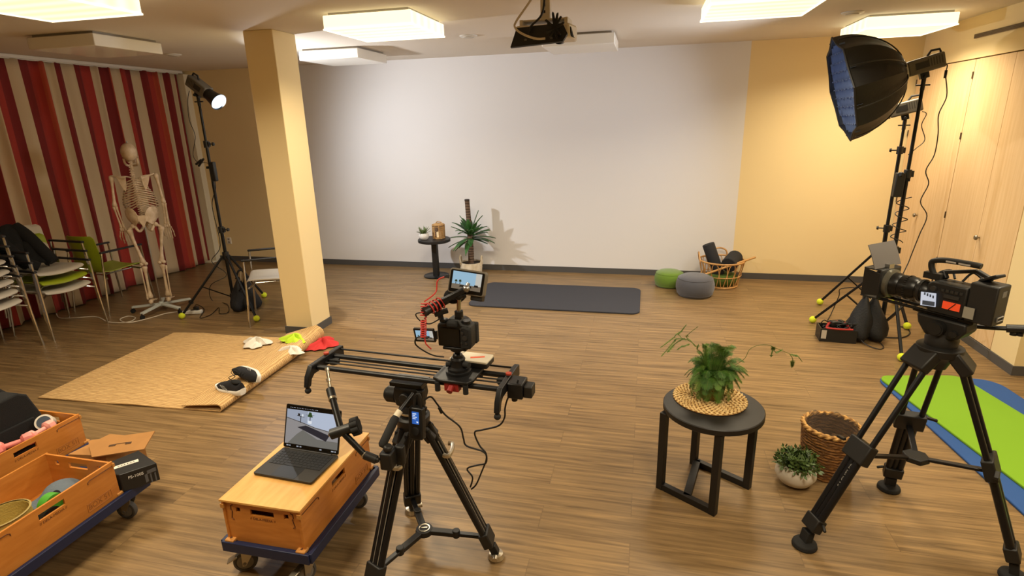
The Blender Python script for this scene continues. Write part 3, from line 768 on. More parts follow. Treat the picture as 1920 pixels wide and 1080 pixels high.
p = at(549, 660, .06); cloth('cloth', 'crumpled white cloth just below the lime green one on the fold', (p.x+.0, p.y-.02, .060), .11, .07, .06, CLW, 9)
p = at(602, 646, .01); cloth('cloth', 'crumpled red cloth on the floor beside the folded rug edge', (p.x+.015, p.y, .0), .12, .15, .07, CLR, 4)
# ================================================================ along the back wall
BLKWOOD = mat('black stained wood', '171412', .5, var=.25, vscale=12, vstretch=(1, 8, 8))
# round pedestal table
ST = (-2.66, 6.78)
t = thing('pedestal_table', 'small round black pedestal table by the white back wall', 'table', (ST[0], ST[1], 0))
MB().lathe([(0, .465), (.20, .465), (.212, .470), (.212, .500), (.207, .505), (0, .505)], n=40, caps=False).build('tabletop', BLKWOOD, t)
MB().bb(-.035, .035, -.035, .035, .012, .466).build('column', BLKWOOD, t, bevel=.004)
MB().lathe([(0, 0), (.165, 0), (.168, .004), (.168, .012), (.162, .016), (0, .016)], n=40, caps=False).build('base_plate', BLACKM, t)
WGLZ = mat('white ceramic', 'dedad2', .35); SOIL = mat('potting soil', '2c2017', .95, bump=.6, bscale=120)
def blade(b, p, d, up, L, w, droop, n=7, tw=0.0):
    """long pointed leaf with a keel"""
    p, d, up = V(p), V(d).normalized(), V(up).normalized()
    side = d.cross(up).normalized(); rows = []
    for i in range(n+1):
        f = i/n; c = p + d*(L*f) - V((0, 0, 1))*(droop*f*f*L)
        ww = w*(.45+1.1*f if f < .3 else .78+.22*math.cos((f-.3)/.7*PI/2) if f < .6 else max(.03, 1.0*(1-f)/.4))*.5
        if f >= .6: ww = w*.47*max(.04, (1-f)/.4)**.8
        rows += [c-side*ww, c-up*(w*.12), c+side*ww]
    k = len(rows); top = [q+up*.0012 for q in rows]
    fs = []
    for i in range(n):
        for j in range(2):
            a = i*3+j; fs.append((a, a+1, a+4, a+3))
    b.add(rows, fs)
LEAFA = mat('aloe leaf', '4d5e2f', .5, var=1, c2='6d7f44', vscale=30)
def small_pot_plant(label, x, y, z):
    t = thing('potted_plant', label, 'plant', (x, y, z))
    MB().lathe([(0, 0), (.038, 0), (.060, .02), (.067, .048), (.058, .078), (.052, .085), (.047, .083), (.047, .07), (0, .07)], n=28, caps=False).build('pot', WGLZ, t)
    MB().lathe([(0, .074), (.047, .072)], n=20, caps=False).build('soil', SOIL, t)
    rd = random.Random(3); b = MB()
    for k in range(34):
        a = rd.uniform(0, 6.28); e = rd.uniform(.35, 1.35)
        d = V((math.cos(a)*math.cos(e), math.sin(a)*math.cos(e), math.sin(e)))
        blade(b, (math.cos(a)*.012, math.sin(a)*.012, .07), d, V((-d.x*d.z, -d.y*d.z, 1-d.z*d.z)), rd.uniform(.08, .13), .016, .1)
    b.build('foliage', LEAFA, t, solid=.002)
small_pot_plant('small spiky plant in a round white pot on the black pedestal table', ST[0]-.115, ST[1]-.06, .505)
# rattan lantern
RAT = weave('lantern cane', 'c39a62', '8a6334', (1, 1, 22), .7, .5, 'BANDS', 'Z', 1.0)
LX, LY = ST[0]+.05, ST[1]+.05
t = thing('lantern', 'natural cane lantern with a lit opening on the black pedestal table', 'lantern', (LX, LY, .505))
MB().lathe([(0, 0), (.085, 0), (.085, .012), (0, .012)], n=8, caps=False).build('base', RAT, t)
b = MB()
for k in range(8):
    a = (k+.5)*PI/4; p0 = V((.079*math.cos(a), .079*math.sin(a), .01))
    b.cyl(p0, p0+V((0, 0, .17)), .006, n=8)
b.build('frame_post', RAT, t)
b = MB()
for k in range(8):
    a, c = (k+.5)*PI/4, (k+1.5)*PI/4
    for z in ((.02, .155) if k in (5,) else [.02+.009*i for i in range(16)]):
        b.cyl((.078*math.cos(a), .078*math.sin(a), z), (.078*math.cos(c), .078*math.sin(c), z), .0042, n=6)
b.build('cane_wall', RAT, t)
MB().lathe([(.088, .17), (.088, .182), (.03, .20), (0, .203)], n=8, caps=True).build('lid', RAT, t)
MB().tube(smooth_path([(-.03, 0, .20), (0, -.01, .222), (.05, -.03, .215), (.085, -.05, .19)], 5), .006).build('handle', RAT, t)
MB().lathe([(0, .012), (.03, .012), (.03, .08), (0, .085)], n=16, caps=False).build('candle', mat('warm candle', 'f3e3c0', .5, emit=.5, ecol='ffe2b0'), t)
# yucca
YX, YY = -2.215, 6.93
PAPER = mat('paper basket', 'd9cdb6', .85, bump=.7, bscale=26, var=1, c2='bfae90', vscale=14)
yu = thing('potted_yucca', 'yucca with one bare trunk in a pale paper basket by the white wall', 'plant', (YX, YY, 0))
b = MB().lathe([(0, .006), (.128, .006), (.14, .03), (.148, .10), (.143, .17), (.138, .172), (.138, .15), (0, .15)], n=14, caps=False).build('basket', PAPER, yu, smooth=25)
MB().lathe([(0, .158), (.136, .152)], n=24, caps=False).build('soil', SOIL, yu)
for sx in (-1, 1):
    MB().tube(smooth_path([(sx*.14, -.035, .13), (sx*.148, -.03, .22), (sx*.146, 0, .255), (sx*.148, .03, .22), (sx*.14, .035, .13)], 5), .010).build('basket_handle', PAPER, b)
TRK = weave('yucca bark', '6a5340', '3a2a1e', (2, 2, 9), .9, 1.0, 'BANDS', 'Z', 2.5)
tr = MB().tube([(0, 0, .14), (.004, 0, .35), (-.004, .004, .6), (-.012, 0, .85), (-.018, 0, .985)], [.040, .037, .034, .032, .031], n=16).build('trunk', TRK, yu)
MB().cyl((-.018, 0, .985), (-.018, 0, 1.0), .034, .032, n=16).build('cut_cap', mat('bark cap', '2f241c', .9), tr)
LEAFY = mat('yucca leaf', '3d6a30', .45, var=1, c2='244a20', vscale=9)
rd = random.Random(11)
for k in range(40):
    a = k*2.4+rd.uniform(-.3, .3); e = rd.uniform(-.4, .8) if k > 6 else rd.uniform(.8, 1.25)
    zc = .46+.14*(e+.4)/1.6; L = rd.uniform(.21, .33)
    d = V((math.cos(a)*math.cos(e), math.sin(a)*math.cos(e)*(.45 if math.sin(a) > 0 else 1), math.sin(e)))
    up = V((-d.x*d.z, -d.y*d.z, 1-d.z*d.z)) if abs(d.z) < .99 else V((1, 0, 0))
    b = MB(); blade(b, (.0+.025*math.cos(a), .025*math.sin(a), zc), d, up, L, .070, rd.uniform(.05, .4), 9)
    b.build('leaf', LEAFY, yu, solid=.0015)
# exercise mat on the floor
MATG = mat('anthracite foam', '303036', .9, bump=.25, bscale=420)
def rounded(x0, x1, y0, y1, r, n=8):
    out = []
    for cx, cy, a0 in ((x1-r, y1-r, 0), (x0+r, y1-r, PI/2), (x0+r, y0+r, PI), (x1-r, y0+r, 1.5*PI)):
        out += [(cx+r*math.cos(a0+PI/2*i/n), cy+r*math.sin(a0+PI/2*i/n)) for i in range(n+1)]
    return out
o = MB().prism(rounded(-.935, .935, -.465, .465, .10), (0, 0, 0), (1, 0, 0), (0, 1, 0), .018).build('exercise_mat', MATG, bevel=.004)
o.location = (-.935, 6.07, .0); tag(o, 'dark grey rounded exercise mat in the middle of the floor', 'mat')
# poufs
def pouf(label, x, y, c, r, h):
    t = thing('pouf', label, 'pouf', (x, y, 0), 0, 'round floor poufs')
    m = mat('felt '+c, c, .95, bump=.4, bscale=300, sheen=.3)
    MB().lathe([(0, .0), (r*.82, .0), (r*.93, h*.14), (r, h*.40), (r*.99, h*.62), (r*.9, h*.86), (r*.7, h*.97), (r*.3, h), (0, h)], n=44, caps=False).build('cushion', m, t, smooth=80)
    b = MB()
    for f in (.13, .86): b.lathe([(r*(.92 if f < .5 else .90)+.003*math.cos(q), h*f+.004*math.sin(q)) for q in [2*PI*i/8 for i in range(9)]], n=44, caps=False)
    b.build('seam_piping', m, t)
pouf('apple green felt pouf on the floor behind the grey one', .33, 6.745, '5f7c1a', .175, .19)
pouf('larger charcoal grey felt pouf in front of the green one', .60, 6.41, '48474b', .212, .235)
# rattan basket with rolls
CANE = mat('bent cane', 'c99a5e', .5, var=1, c2='a87840', vscale=20)
BX, BY = .925, 6.865
bk = thing('rattan_basket', 'open bent-cane basket holding black foam rolls by the wall', 'basket', (BX, BY, 0))
R0, R1, HB = .195, .255, .31
def rim(r, z, rr, t=0.0, n=36): return MB().tube([(r*math.cos(2*PI*i/n), r*math.sin(2*PI*i/n), z+t*math.cos(2*PI*i/n)) for i in range(n)], rr, n=7, closed=True)
rim(R1, HB, .011).build('rim', CANE, bk)
rim(R0, .012, .010).build('bottom_ring', CANE, bk)
rim(R0+.55*(R1-R0), .14, .005).build('waist_ring', CANE, bk)
MB().lathe([(0, .004), (R0, .004), (R0, .012), (0, .012)], n=30, caps=False).build('base', CANE, bk)
NL = 16
for k in range(NL):
    a = 2*PI*k/NL; w = PI/NL*.92; pts = []
    def pt(da, f): r = R0+(R1-R0)*f; return (r*math.cos(a+da), r*math.sin(a+da), .012+(HB-.012)*f)
    pts = [pt(-w*1.9, 0), pt(-w*1.3, .4), pt(-w*.9, .75), pt(-w*.6, .93), pt(0, .99), pt(w*.6, .93), pt(w*.9, .75), pt(w*1.3, .4), pt(w*1.9, 0)]
    MB().tube(smooth_path(pts, 3), .0052, n=6).build('cane_loop', CANE, bk)
for (a, out) in ((1.2, 0.02),):
    MB().tube(smooth_path([(-.09, R1*.93, HB-.02), (-.075, R1*.99, HB+.06), (0, R1*1.02, HB+.09), (.075, R1*.99, HB+.06), (.09, R1*.93, HB-.02)], 5), .010).build('handle', CANE, bk)
MB().tube(smooth_path([(-R1*.98, -.09, HB-.02), (-R1*1.03, -.06, HB+.06), (-R1*1.04, 0, HB+.085), (-R1*1.03, .06, HB+.06), (-R1*.98, .09, HB-.02)], 5), .009).build('handle', CANE, bk)
FOAM = mat('black foam', '1d1d1f', .85, bump=.3, bscale=300)
def roll(label, p, q, r):
    p, q = V(p), V(q); L = (q-p).length; d = q-p
    t = thing('foam_roller', label, 'roller', p, 0, 'black foam rollers in the basket')
    MB().lathe([(r*.28, .004), (r*.30, 0), (r*.92, 0), (r, .008), (r, L-.008), (r*.92, L), (r*.30, L), (r*.28, L-.01)], (0, 0, 0), tuple(d.normalized()), n=28, caps=True).build('foam_body', FOAM, t)
roll('black foam roller standing tilted out of the left of the cane basket', (BX-.01, BY-.02, .09), (BX-.165, BY+.02, .495), .070)
roll('black foam roller lying across the right of the cane basket', (BX+.06, BY-.125, .275), (BX+.165, BY+.10, .325), .088)
t = thing('cushion', 'dark green round cushion seen through the cane basket', 'cushion', (BX+.01, BY, .014))
MB().lathe([(0, 0), (.14, 0), (.175, .04), (.18, .09), (.15, .13), (0, .14)], n=32, caps=False).build('cushion_body', mat('felt 4a5f1c', '4a5f1c', .95, bump=.4, bscale=300), t, smooth=80)
MB().lathe([(.172+.003*math.cos(q), .105+.004*math.sin(q)) for q in [2*PI*i/8 for i in range(9)]], n=32, caps=False).build('seam_piping', mat('felt 4a5f1c', '4a5f1c', .95), t)
t = thing('wooden_stick', 'light bamboo stick leaning across the front of the cane basket', 'stick', (BX, BY, 0))
MB().cyl((-.20, -.225, .185), (.36, -.05, .365), .0125, n=14).build('stick', mat('bamboo', 'b98a4c', .5), t)
t.children[0].name = 'shaft'
# ---------------------------------------------------------------- projector under the ceiling
PJX, PJY = -.598, 3.50
pr = thing('projector', 'white ceiling projector with a black cable side hanging from a bracket', 'projector', (PJX, PJY, 2.42), -.05)
PWH = mat('projector white', 'd5cab4', .45)
def pbody(z0, z1, grow=0.0):
    return [(-.155-grow, -.11), (.155+grow, -.11), (.175+grow, .02), (.16+grow, .13), (-.16-grow, .13), (-.175-grow, .02)]
MB().prism(pbody(0, 0), (0, 0, -.025), (1, 0, 0), (0, 1, 0), .075).build('case', PWH, pr, bevel=.012)
case = pr.children[-1]
b = MB()
b.prism([(-.178, -.050), (.125, -.035), (.150, .005), (.12, .062), (-.145, .052)], (0, -.108, -.018), (1, 0, 0), (0, .22, 1), .020)
b.build('connector_panel', mat('connector black', '161615', .5), case)
for k in range(4): MB().cyl((-.09+.05*k, -.120, -.03), (-.09+.05*k, -.132, -.03), .008, n=10).build('port', mat('port grey', '5c5a55', .4, .4), case)
b = MB()
for k in range(7): b.bar((.158, -.09+.018*k, .03), (.166, -.085+.018*k, -.02), .006, .007)
b.build('vent_slot', mat('slot black', '121211', .7), case)
MB().lathe([(.05, .0), (.05, .03), (.042, .034), (0, .03)], (.05, .13, .02), (0, 1, 0), n=20, caps=False).build('lens', BLACK, case)
MB().bb(-.13, .13, -.06, .06, .075, .085).bb(-.14, -.12, -.07, .07, .05, .085).bb(.12, .14, -.07, .07, .05, .085).build('bracket', PWH, pr, bevel=.003)
MB().bb(-.028, .028, -.022, .022, .085, .324).build('mount_column', PWH, pr, bevel=.003)
MB().bb(-.07, .07, -.07, .07, .312, .324).build('ceiling_plate', PWH, pr, bevel=.002)
b = MB()
for k in range(4): b.bb(-.010, .002, -.0235, -.0215, .12+.035*k, .135+.035*k)
b.build('column_slot', mat('slot black', '121211', .7), pr)
PO = V((PJX, PJY, 2.42))
wire('projector_cable', 'white cable curving from the ceiling to the back of the projector', [PO+V((-.03, -.02, .32)), PO+V((-.06, -.08, .20)), PO+V((-.14, -.15, .07)), PO+V((-.145, -.17, .03)), PO+V((-.10, -.17, -.005)), PO+V((-.03, -.16, -.03)), PO+V((.02, -.145, -.03))], .006, WCAB)
wire('projector_cable', 'black cable running down the mount column into the projector', [PO+V((-.005, -.03, .32)), PO+V((.0, -.04, .20)), PO+V((-.01, -.09, .10)), PO+V((-.06, -.135, .04)), PO+V((-.07, -.14, .0))], .006)
pts = []
for k in range(10):
    a = k*2*PI/5; rr = .06 if k % 2 else .045; ang = -1.2+.5*(k % 5)
    pts += [PO+V((.075, -.15, .02)), PO+V((.075+rr*.9*math.cos(ang+1.9*(k % 3)), -.165-.008*(k % 3), .02+rr*1.25*math.sin(ang+1.9*(k % 3))))]
wire('cable_bundle', 'bundled black cable tied to the right of the projector back', pts, .0065, k=7)
# ================================================================ right side: stands, softbox, bags
R1P, R2P = (2.12, 5.35), (2.31, 6.07)
f1 = [(1.64, 5.64), (2.09, 4.80), (2.60, 5.60)]; f2 = [(1.86, 6.24), (2.43, 5.59), (2.62, 6.38)]
s1 = light_stand('black light stand carrying the big octagonal softbox', R1P, f1, .66, [(.80, .0190), (1.45, .0165), (2.12, .0135)], knob=-2.6)
s2 = light_stand('black light stand behind the softbox stand, nearest the corner', R2P, f2, .66, [(.86, .0180), (1.60, .0155), (1.80, .0125)], knob=2.8)
h1 = V((R1P[0]+.02, R1P[1], 2.27))
dsb = (CAM + ray(1594, 172).normalized()*((h1-CAM).length-.14) - h1).normalized()
lampA, MA = studio_lamp('grey studio lamp behind the black softbox at the top of its stand', (R1P[0], R1P[1], 2.12), dsb, reflector=False); h1 = lampA.location.copy()
d2 = (dsb + V((.05, .25, .02))).normalized()
lampB, MBm = studio_lamp('grey studio lamp half hidden below the softbox', (R2P[0], R2P[1], 1.80), d2, reflector=True); h2 = lampB.location.copy()
add_light('lamp_beam_rear', 'SPOT', h2+d2*.26, V((-1.0, 5.9, .3)), 18.0, LAMP_COLOR, None, spot_size=math.radians(50), spot_blend=.6, shadow_soft_size=.05)
# softbox: eight ribs, fabric gores bulging outwards, recessed fabric grid
SBM = mat('softbox fabric', '101011', .6, bump=.12, bscale=60); SBI = mat('softbox diffuser', '9db4d8', .7, emit=2.2, ecol='8fa9d6')
GRIDM = mat('softbox grid', '56637c', .9)
x, y, z = frame(dsb, (0, 0, 1)); o0 = h1 + dsb*.095
Rs = Matrix(((x.x, y.x, z.x, 0), (x.y, y.y, z.y, 0), (x.z, y.z, z.z, 0), (0, 0, 0, 1)))
sb = thing('softbox', 'large black octagonal softbox with a blue-white honeycomb front', 'softbox', o0)
RO, DP = .415, .44
prof = [(.075+(RO-.075)*(math.sin(f*PI/2)**.78), DP*f**1.25) for f in [i/12 for i in range(13)]]
def octo(a, r):   # radius with straight sides sagging slightly between the ribs
    k = (a % (PI/4))-PI/8; return r*math.cos(PI/8)/math.cos(k)*(1-.02*math.cos(k*8))
def gore(u, v):
    a = u*2*PI+PI/8; k = v*12; i = min(int(k), 11); f = k-i; r = prof[i][0]*(1-f)+prof[i+1][0]*f; h = prof[i][1]*(1-f)+prof[i+1][1]*f
    r = octo(a, r); return (r*math.cos(a), r*math.sin(a), h)
MB(Rs).grid(gore, 48, 16, thick=.004).build('fabric_shell', SBM, sb, smooth=25)
for k in range(8):
    a = k*PI/4+PI/8
    MB(Rs).tube([(r*math.cos(a)*1.008, r*math.sin(a)*1.008, h) for r, h in prof], .0055, n=6).build('rib', mat('rib black', '242426', .45), sb)
MB(Rs).lathe([(.07, -.012), (.085, -.008), (.085, .03), (.07, .034)], n=24, caps=True).build('speed_ring', STEEL, sb)
MB(Rs).lathe([(0, DP-.05)]+[(octo(PI/8+PI/8, RO*.93), DP-.05)], n=8, caps=False).build('diffuser', SBI, sb)
b = MB(Rs); gs = .072
for k in range(-6, 7):
    c = k*gs; hw = RO*.93*math.cos(PI/8); L = hw if abs(c) < hw*.42 else hw*1.42-abs(c)
    if abs(c) < hw:
        b.grid(lambda u, v, c=c, L=L: (c+.008*math.sin(u*40), -L+2*L*u, DP-.045+.04*v), 26, 1, thick=.002)
        b.grid(lambda u, v, c=c, L=L: (-L+2*L*u, c+.008*math.sin(u*40), DP-.045+.04*v), 26, 1, thick=.002)
b.build('egg_crate_grid', GRIDM, sb)
MB(Rs).tube([(octo(a, RO)*math.cos(a), octo(a, RO)*math.sin(a), DP+.005) for a in [2*PI*i/48 for i in range(48)]], .008, n=6, closed=True).build('edge_binding', SBM, sb)
add_light('softbox_light', 'AREA', o0+dsb*(DP+.02), o0+dsb*3, SOFTBOX_POWER, (.82, .89, 1.0), None, shape='DISK', size=.7, spread=math.radians(130))
# cables and bricks on the right stands
t = thing('power_adapter', 'black power brick strapped high on the softbox stand', 'power brick', (R1P[0]-.055, R1P[1]-.01, 1.36))
MB().bb(-.035, .035, -.025, .025, -.10, .10).build('housing', BLACK, t, bevel=.008); MB().bb(.035, .075, -.01, .01, .03, .055).build('strap', DARKFAB, t)
wire('lamp_cable', 'long thin cable hanging in waves right of the softbox stand', [aty(1766, 116, 5.36), aty(1776, 122, 5.36), aty(1773, 140, 5.36), aty(1775, 180, 5.38), aty(1760, 215, 5.38), aty(1759, 250, 5.38), aty(1752, 290, 5.38), aty(1736, 320, 5.38), aty(1741, 345, 5.38), aty(1726, 378, 5.38), aty(1738, 405, 5.38), aty(1724, 440, 5.38), aty(1710, 475, 5.38), aty(1702, 495, 5.36), aty(1685, 530, 5.30)], .0042)
t = thing('cable_connector', 'inline cable plug hanging below the softbox lamp', 'plug', aty(1773, 139, 5.36))
MB().cyl((0, 0, -.03), (0, 0, .03), .010).build('plug', BLACK, t)
wire('lamp_cable', 'short thin cable looping from the lower right lamp to its stand', [aty(1729, 209, 6.05), aty(1737, 214, 6.05), aty(1728, 235, 6.05), aty(1734, 262, 6.05), aty(1718, 278, 6.02), aty(1703, 290, 6.05)], .0038)
pts = []
for k in range(16):
    a = k*1.7; pts.append(V((R1P[0]-.0+.055*math.cos(a), R1P[1]-.02+.03*math.sin(a), 1.26-.026*k)))
wire('coiled_cable', 'black cable wound around the softbox stand below the power brick', pts, .004)
wire('mains_cable', 'black cable hanging from the rear right stand across its legs', [V((R2P[0]-.03, R2P[1]-.03, .9)), at(1640, 545, .25), aty(1625, 540, 5.9), at(1578, 541, .28), at(1573, 555, .2), at(1560, 585, .02), at(1552, 600, .01)], .0045)
wire('mains_cable', 'black cable lying in a loop on the floor right of the sandbag', [at(1655, 632, .006), at(1690, 633, .006), at(1706, 625, .006), at(1700, 615, .006), at(1685, 612, .006)], .0055)
sandbag('black sandbag hanging at the foot of the softbox stand', (1.97, 5.27, 0), .15, 1.02)
# open box with red handles, adapters and cables in it
kx = thing('cable_box', 'low black box full of cables and red straps by the right stands', 'box', (1.72, 5.22, 0), -.06)
b = MB().bb(-.145, .145, -.085, .085, 0, .010)
b.bb(-.145, .145, -.085, -.075, .01, .12).bb(-.145, .145, .075, .085, .01, .12).bb(-.145, -.135, -.075, .075, .01, .12).bb(.135, .145, -.075, .075, .01, .12)
b.build('tray', BLACK, kx)
MB().bb(-.135, -.095, -.088, -.0855, .03, .11).build('paper_label', mat('label paper', 'b5ada0', .7), kx)
RED = mat('red strap', 'a5261d', .7)
MB().tube(smooth_path([(-.09, -.03, .11), (-.06, .0, .155), (0, .01, .165), (.06, .0, .155), (.10, -.03, .11)], 5), .011).build('red_strap', RED, kx)
MB().tube(smooth_path([(-.10, -.07, .125), (0, -.088, .128), (.11, -.07, .125)], 5), .008).build('red_strap', RED, kx)
t = thing('power_adapter', 'black power brick lying in the cable box by the right stands', 'power brick', (1.72, 5.23, .125), .3)
MB().bb(-.06, .06, -.03, .03, 0, .05).build('housing', BLACK, t, bevel=.008)
MB().cyl((.06, 0, .025), (.09, 0, .02), .006).build('strain_relief', BLACK, t)
rd = random.Random(8)
for k in range(3):
    pts = [V((1.72+rd.uniform(-.11, .13), 5.21+rd.uniform(-.06, .06), .10+rd.uniform(0, .09))) for _ in range(9)]
    wire('coiled_cable', ['black cable coil stuffed in the left of the cable box', 'black cable coil stuffed in the middle of the cable box', 'black cable coil spilling from the right of the cable box'][k], [V((q.x+(-.04, 0, .05)[k], q.y, q.z)) for q in pts], .0045)
wire('lead', 'black lead from the cable box to the sandbag', [V((1.85, 5.22, .10)), V((1.92, 5.10, .02)), V((2.0, 5.02, .008)), V((2.06, 5.08, .008)), V((2.05, 5.2, .02))], .0045)
# green exercise mat lying on blue ones
GRN, BLU = mat('green foam', '78a61a', .9, bump=.3, bscale=500), mat('blue foam', '27508f', .9, bump=.3, bscale=500)
def floor_mat_thing(label, c, rz, w, d, z, th, m, r=.09):
    o = MB().prism(rounded(-w/2, w/2, -d/2, d/2, r), (0, 0, 0), (1, 0, 0), (0, 1, 0), th).build('exercise_mat', m, bevel=.004)
    o.location = (c[0], c[1], z); o.rotation_euler = (0, 0, rz); tag(o, label, 'mat', 'exercise mats on the right')
floor_mat_thing('blue exercise mat lying under the green one beside the right tripod', (2.262, 3.56), .085, .83, 1.86, 0, .015, BLU, .14)
floor_mat_thing('bright green exercise mat lying on top of the blue one at right', (2.237, 3.544), .18, .60, 1.86, .0155, .016, GRN, .08)
# ================================================================ camera tripods
TRIM = mat('tripod tube', '17171a', .35, .4); SILV = mat('bright metal', 'c3b9a5', .3, .9); CAST = mat('cast black', '1c1b1a', .5, .2)
GREYT = mat('grey lettering', '8f8d88', .5)
def mid(p, q, f): return V(p)+(V(q)-V(p))*f
# ---------------------------------------------------------------- right tripod with mid-level spreader
A0 = V((1.27, 2.60, 0)); ZB = .975
FT = [V((.80, 2.425, 0)), V((1.345, 2.965, 0)), V((1.622, 2.392, 0))]
tr = thing('camera_tripod', 'black two-stage video tripod under the cinema camera at right', 'tripod', A0, 0, 'video tripods')
L_ = lambda p: V(p)-A0
MB().lathe([(.0, -.10), (.035, -.10), (.05, -.06), (.085, -.03), (.088, .0), (.075, .008), (0, .008)], (0, 0, ZB), n=24, caps=False).build('bowl', CAST, tr, bevel=.002)
mids = []
for i, F in enumerate(FT):
    f = L_(F); u = V((f.x, f.y, 0)).normalized(); sd = V((-u.y, u.x, 0))
    top = u*.085 + V((0, 0, ZB-.03)); foot = f + V((0, 0, .07)) - u*.005
    m = mid(top, foot, .52)
    MB().bar(u*.05+V((0, 0, ZB-.015)), top+u*.03+V((0, 0, -.06)), .12, .05, up=u).build('shoulder', CAST, tr, bevel=.008)
    b = MB()
    for s in (-1, 1): b.cyl(top+sd*(.046*s)+V((0, 0, -.03)), m+sd*(.040*s), .0125, n=14)
    leg = b.build('leg', TRIM, tr)
    MB().bar(mid(top, foot, .47), mid(top, foot, .57), .125, .046, up=u).build('mid_clamp', CAST, leg, bevel=.006)
    q = mid(top, foot, .50)+u*.03
    MB().bar(q-sd*.07, q-sd*.115+V((0, 0, -.008)), .016, .012).build('clamp_lever', CAST, leg, bevel=.002)
    low = mid(top, foot, .93)
    b = MB()
    for s in (-1, 0, 1): b.cyl(m+sd*(.026*s), low+sd*(.024*s), .0165 if s else .014, n=14)
    b.build('lower_tube', TRIM, leg)
    MB().bar(mid(top, foot, .90), mid(top, foot, .97), .085, .05, up=u).bar(mid(top, foot, .91)+sd*.045, mid(top, foot, .93)+sd*.075, .014, .014).build('lower_clamp', CAST, leg, bevel=.006)
    b = MB().lathe([(.0, 0), (.052, 0), (.056, .006), (.052, .022), (.03, .034), (0, .036)], f-u*.0+V((0, 0, 0)), n=20, caps=False)
    b.bar(f+V((0, 0, .02)), foot+u*-.006+V((0, 0, .015)), .05, .034, up=u)
    b.build('rubber_foot', RUBBER, leg, bevel=.003)
    mids.append(mid(top, foot, .545)); 
    if i == 0:
        dl_ = (foot-m).normalized(); nrm = V((0, -1, .35)); nrm = (nrm-dl_*nrm.dot(dl_)).normalized(); yv = nrm.cross(dl_*-1)
        q = mid(m, foot, .27)+nrm*.0205
        text('lettering', 'SACHTLER', .026, basis(q, -dl_, nrm.cross(-dl_)), GREYT, leg)
c = sum(mids, V((0, 0, 0)))/3 - V((0, 0, .045))
sp_ = MB().prism([(.055*math.cos(2*PI*k/6+.5), .055*math.sin(2*PI*k/6+.5)*1) for k in range(6)], c-V((0, 0, .012)), (1, 0, 0), (0, 1, 0), .026).build('spreader_hub', CAST, tr, bevel=.004)
for m in mids: MB().bar(c, m, .026, .014).build('spreader_arm', TRIM, tr, bevel=.003)
# fluid head and pan handle
dcam = V((-.64, .77, 0)).normalized(); sdc = V((-dcam.y, dcam.x, 0))
hz = ZB+.008
MB().lathe([(.06, 0), (.062, .03), (.055, .045), (.055, .06)], (0, 0, hz), n=24).build('head_base', CAST, tr)
R3 = Matrix((dcam, sdc, V((0, 0, 1)))).transposed()
M3 = Matrix.Translation(V((0, 0, hz))) @ R3.to_4x4()
h = MB(M3).prism([(-.075, .055), (-.05, .04), (.05, .04), (.085, .085), (.095, .125), (-.095, .125), (-.10, .09)], (0, .045, 0), (1, 0, 0), (0, 0, 1), .09).build('head_body', CAST, tr, bevel=.008)
MB(M3 @ Matrix.Scale(-1, 4, (0, 1, 0))).cyl((.0, -.05, .085), (.0, -.075, .085), .032, n=22).cyl((.0, -.075, .085), (.0, -.08, .085), .026, n=22).cyl((-.06, -.048, .075), (-.06, -.06, .075), .014).build('tilt_knob', BLACK, tr)
MB(M3).bb(-.11, .12, -.03, .03, .125, .140).build('camera_plate', BLACKM, tr, bevel=.003)
dold = V((-.90, .44, 0)).normalized(); M3 = Matrix.Translation(V((0, 0, hz))) @ Matrix((dold, V((-dold.y, dold.x, 0)), V((0, 0, 1)))).transposed().to_4x4()
ph = MB(M3).tube(smooth_path([(-.07, -.055, .09), (-.11, -.065, .085), (-.20, -.07, .095), (-.33, -.08, .115)], 5), .010)
ph.cyl((-.07, -.05, .09), (-.07, -.075, .09), .02)
hb = ph.build('pan_handle', BLACKM, tr)
MB(M3).cyl((-.20, -.07, .095), (-.255, -.074, .103), .017).cyl((-.225, -.072, .08), (-.225, -.072, .07), .012).cyl((-.245, -.072, .085), (-.245, -.072, .072), .012).build('zoom_control', BLACK, hb)
MB(M3).cyl((-.325, -.08, .114), (-.335, -.081, .116), .016).build('handle_ring', mat('grey blue ring', '5a6e7c', .4), hb)
MB(M3).cyl((-.335, -.081, .116), (-.46, -.092, .135), .017, .015).build('handle_grip', RUBBER, hb)
# ---------------------------------------------------------------- cinema camera
ccx = thing('cinema_camera', 'black cinema camera with matte box and grey top flag on the right tripod', 'camera', A0+V((0, 0, hz+.142)))
MC = R3.to_4x4() @ Matrix.Scale(.93, 4)
MF = MC @ Matrix.Scale(-1, 4, (0, 1, 0))   # the side facing the photographer
CB = mat('camera body', '141414', .5)
MB(MC).prism([(-.085, .005), (.055, .005), (.075, .03), (.075, .13), (.06, .145), (-.085, .145)], (0, .055, 0), (1, 0, 0), (0, 0, 1), .11).build('body', CB, ccx, bevel=.006)
body = ccx.children[-1]
b = MB(MF)
for k in range(5): b.bb(-.07+.018*k, -.058+.018*k, -.060, -.055, .11, .122)
b.bb(-.06, .0, -.062, -.055, .085, .10); b.cyl((.045, -.055, .115), (.045, -.066, .115), .012)
b.build('side_button', mat('dark button', '2b2b2b', .4), body)
SCR = mat('camera side display', 'b9c6e0', .3, emit=.55, ecol='aebfdd')
MB(MF).box((.055, -.066, .062), (.062, .004, .062), Matrix.Rotation(.12, 3, 'Y')).build('side_display', [SCR], body)
b = MB(MF)
for k in range(4): b.box((.072-.012*k, -.0685, .085-.002*k), (.006, .002, .012), Matrix.Rotation(.12, 3, 'Y'))
b.box((.05, -.0685, .045), (.05, .002, .02), Matrix.Rotation(.12, 3, 'Y'))
b.build('display_readout', mat('display dark', '4a566e', .4), body)
